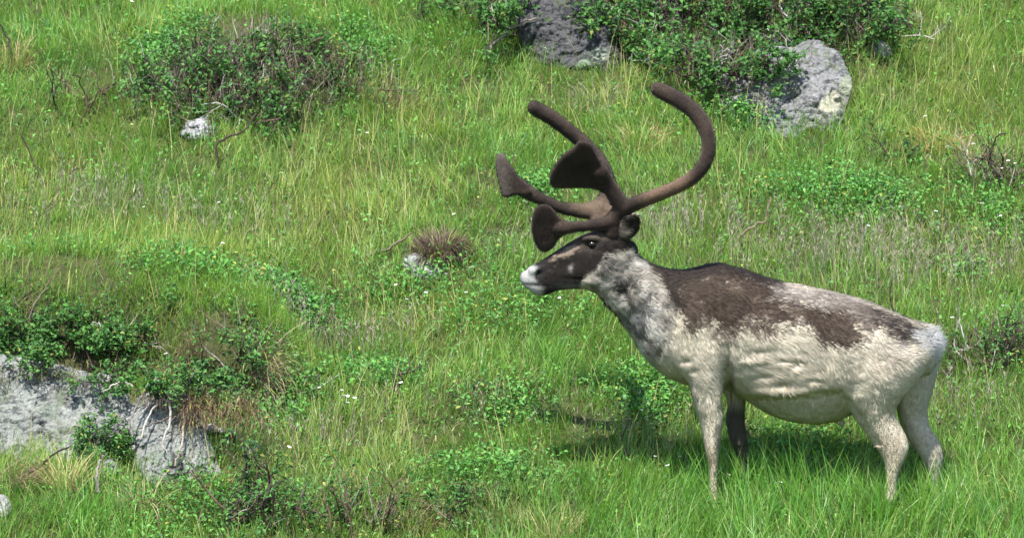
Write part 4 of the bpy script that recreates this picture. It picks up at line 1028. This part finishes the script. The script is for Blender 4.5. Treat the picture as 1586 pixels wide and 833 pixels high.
# ------------------------------------------------------------------ white flowers
FL = [(570, 213), (506, 573), (523, 613), (534, 617), (524, 623), (543, 630), (527, 630), (503, 610), (235, 326), (330, 385), (350, 319), (194, 7), (1568, 258), (1578, 260), (1554, 269), (1512, 232), (1441, 337), (1525, 324), (1556, 336), (1481, 229), (1440, 188),
      (1580, 460), (1577, 512), (1474, 503), (1551, 483), (1044, 734), (1055, 716), (1007, 717), (1107, 745), (694, 433), (656, 461), (621, 473), (720, 339), (723, 463), (749, 420), (600, 420), (620, 447), (430, 700), (455, 560), (640, 600), (268, 560), (90, 500), (1200, 760), (1340, 360), (866, 470), (985, 640)]
proto = None
for k, (px, py) in enumerate(FL):
    h = .11+.05*R.random(); g = hit(px, py+h*250)
    if proto is None:
        proto = empty('white_flower', (0, 0, 0))
        pts, _ = wander((0, 0, 0), (.05, 0, 1), .13, 5, .06); V, T = thin_tubes([(pts, np.linspace(.0014, .001, 6))], 4)
        ch = [mesh_np('stem', V, T, M_LEAF, proto, np.tile(G_MID, (len(V), 1)))]
        top = pts[-1]; VV = []; TT = []
        for j in range(7):
            a = j*.8976; u = np.array([math.cos(a), math.sin(a), .35]); s = np.array([-math.sin(a), math.cos(a), 0]); n = len(VV)*1
            VV += [top, top+u*.005+s*.0032, top+u*.0095, top+u*.005-s*.0032, top+np.array([0, 0, .004])+u*.004]
            TT += [[5*j, 5*j+1, 5*j+4], [5*j+4, 5*j+1, 5*j+2], [5*j+4, 5*j+2, 5*j+3], [5*j, 5*j+4, 5*j+3]]
        ch.append(mesh_np('bloom', np.array(VV), np.array(TT), M_FLOWER, proto, np.tile([.80, .80, .76], (len(VV), 1))))
        f = proto
    else:
        f = proto.copy(); COL.objects.link(f)
        for c in ch:
            q = c.copy(); COL.objects.link(q); q.parent = f
    f.location = g; f.rotation_euler = (R.normal(0, .2), R.normal(0, .2), R.uniform(0, 6.28)); f.scale = (h/.13,)*3
    lb = ('one of the small white flowers clustered in grass right of the turf bank' if 490 < px < 560 and 560 < py < 640 else
          'one of the small white flowers beside the bare dark shrub at the right edge' if px > 1470 and py < 345 else
          'one of the small white flowers behind the rump near the scrubby shrub' if px > 1470 else
          'one of the small white flowers in front of the forelegs of the reindeer' if px > 980 and py > 600 else
          'one of the small white flowers around the brown peat hummock' if 590 < px < 760 and 330 < py < 480 else
          'one of the few small white flowers on the right slope below the boulder' if px > 1300 else
          'one of the small white flowers in the dry grass of the left slope' if py > 300 and px < 400 else
          'lone small white flower right of the woody hummock shrub' if px == 570 else
          'lone small white flower at the top edge above the hummock shrub' if py < 20 else
          'small white flower alone under the chin of the reindeer' if px == 866 else
          'one of the few small white flowers in the middle of the lower slope')
    tag(f, lb, 'flower', 'small white flowers dotted over the hillside grass')
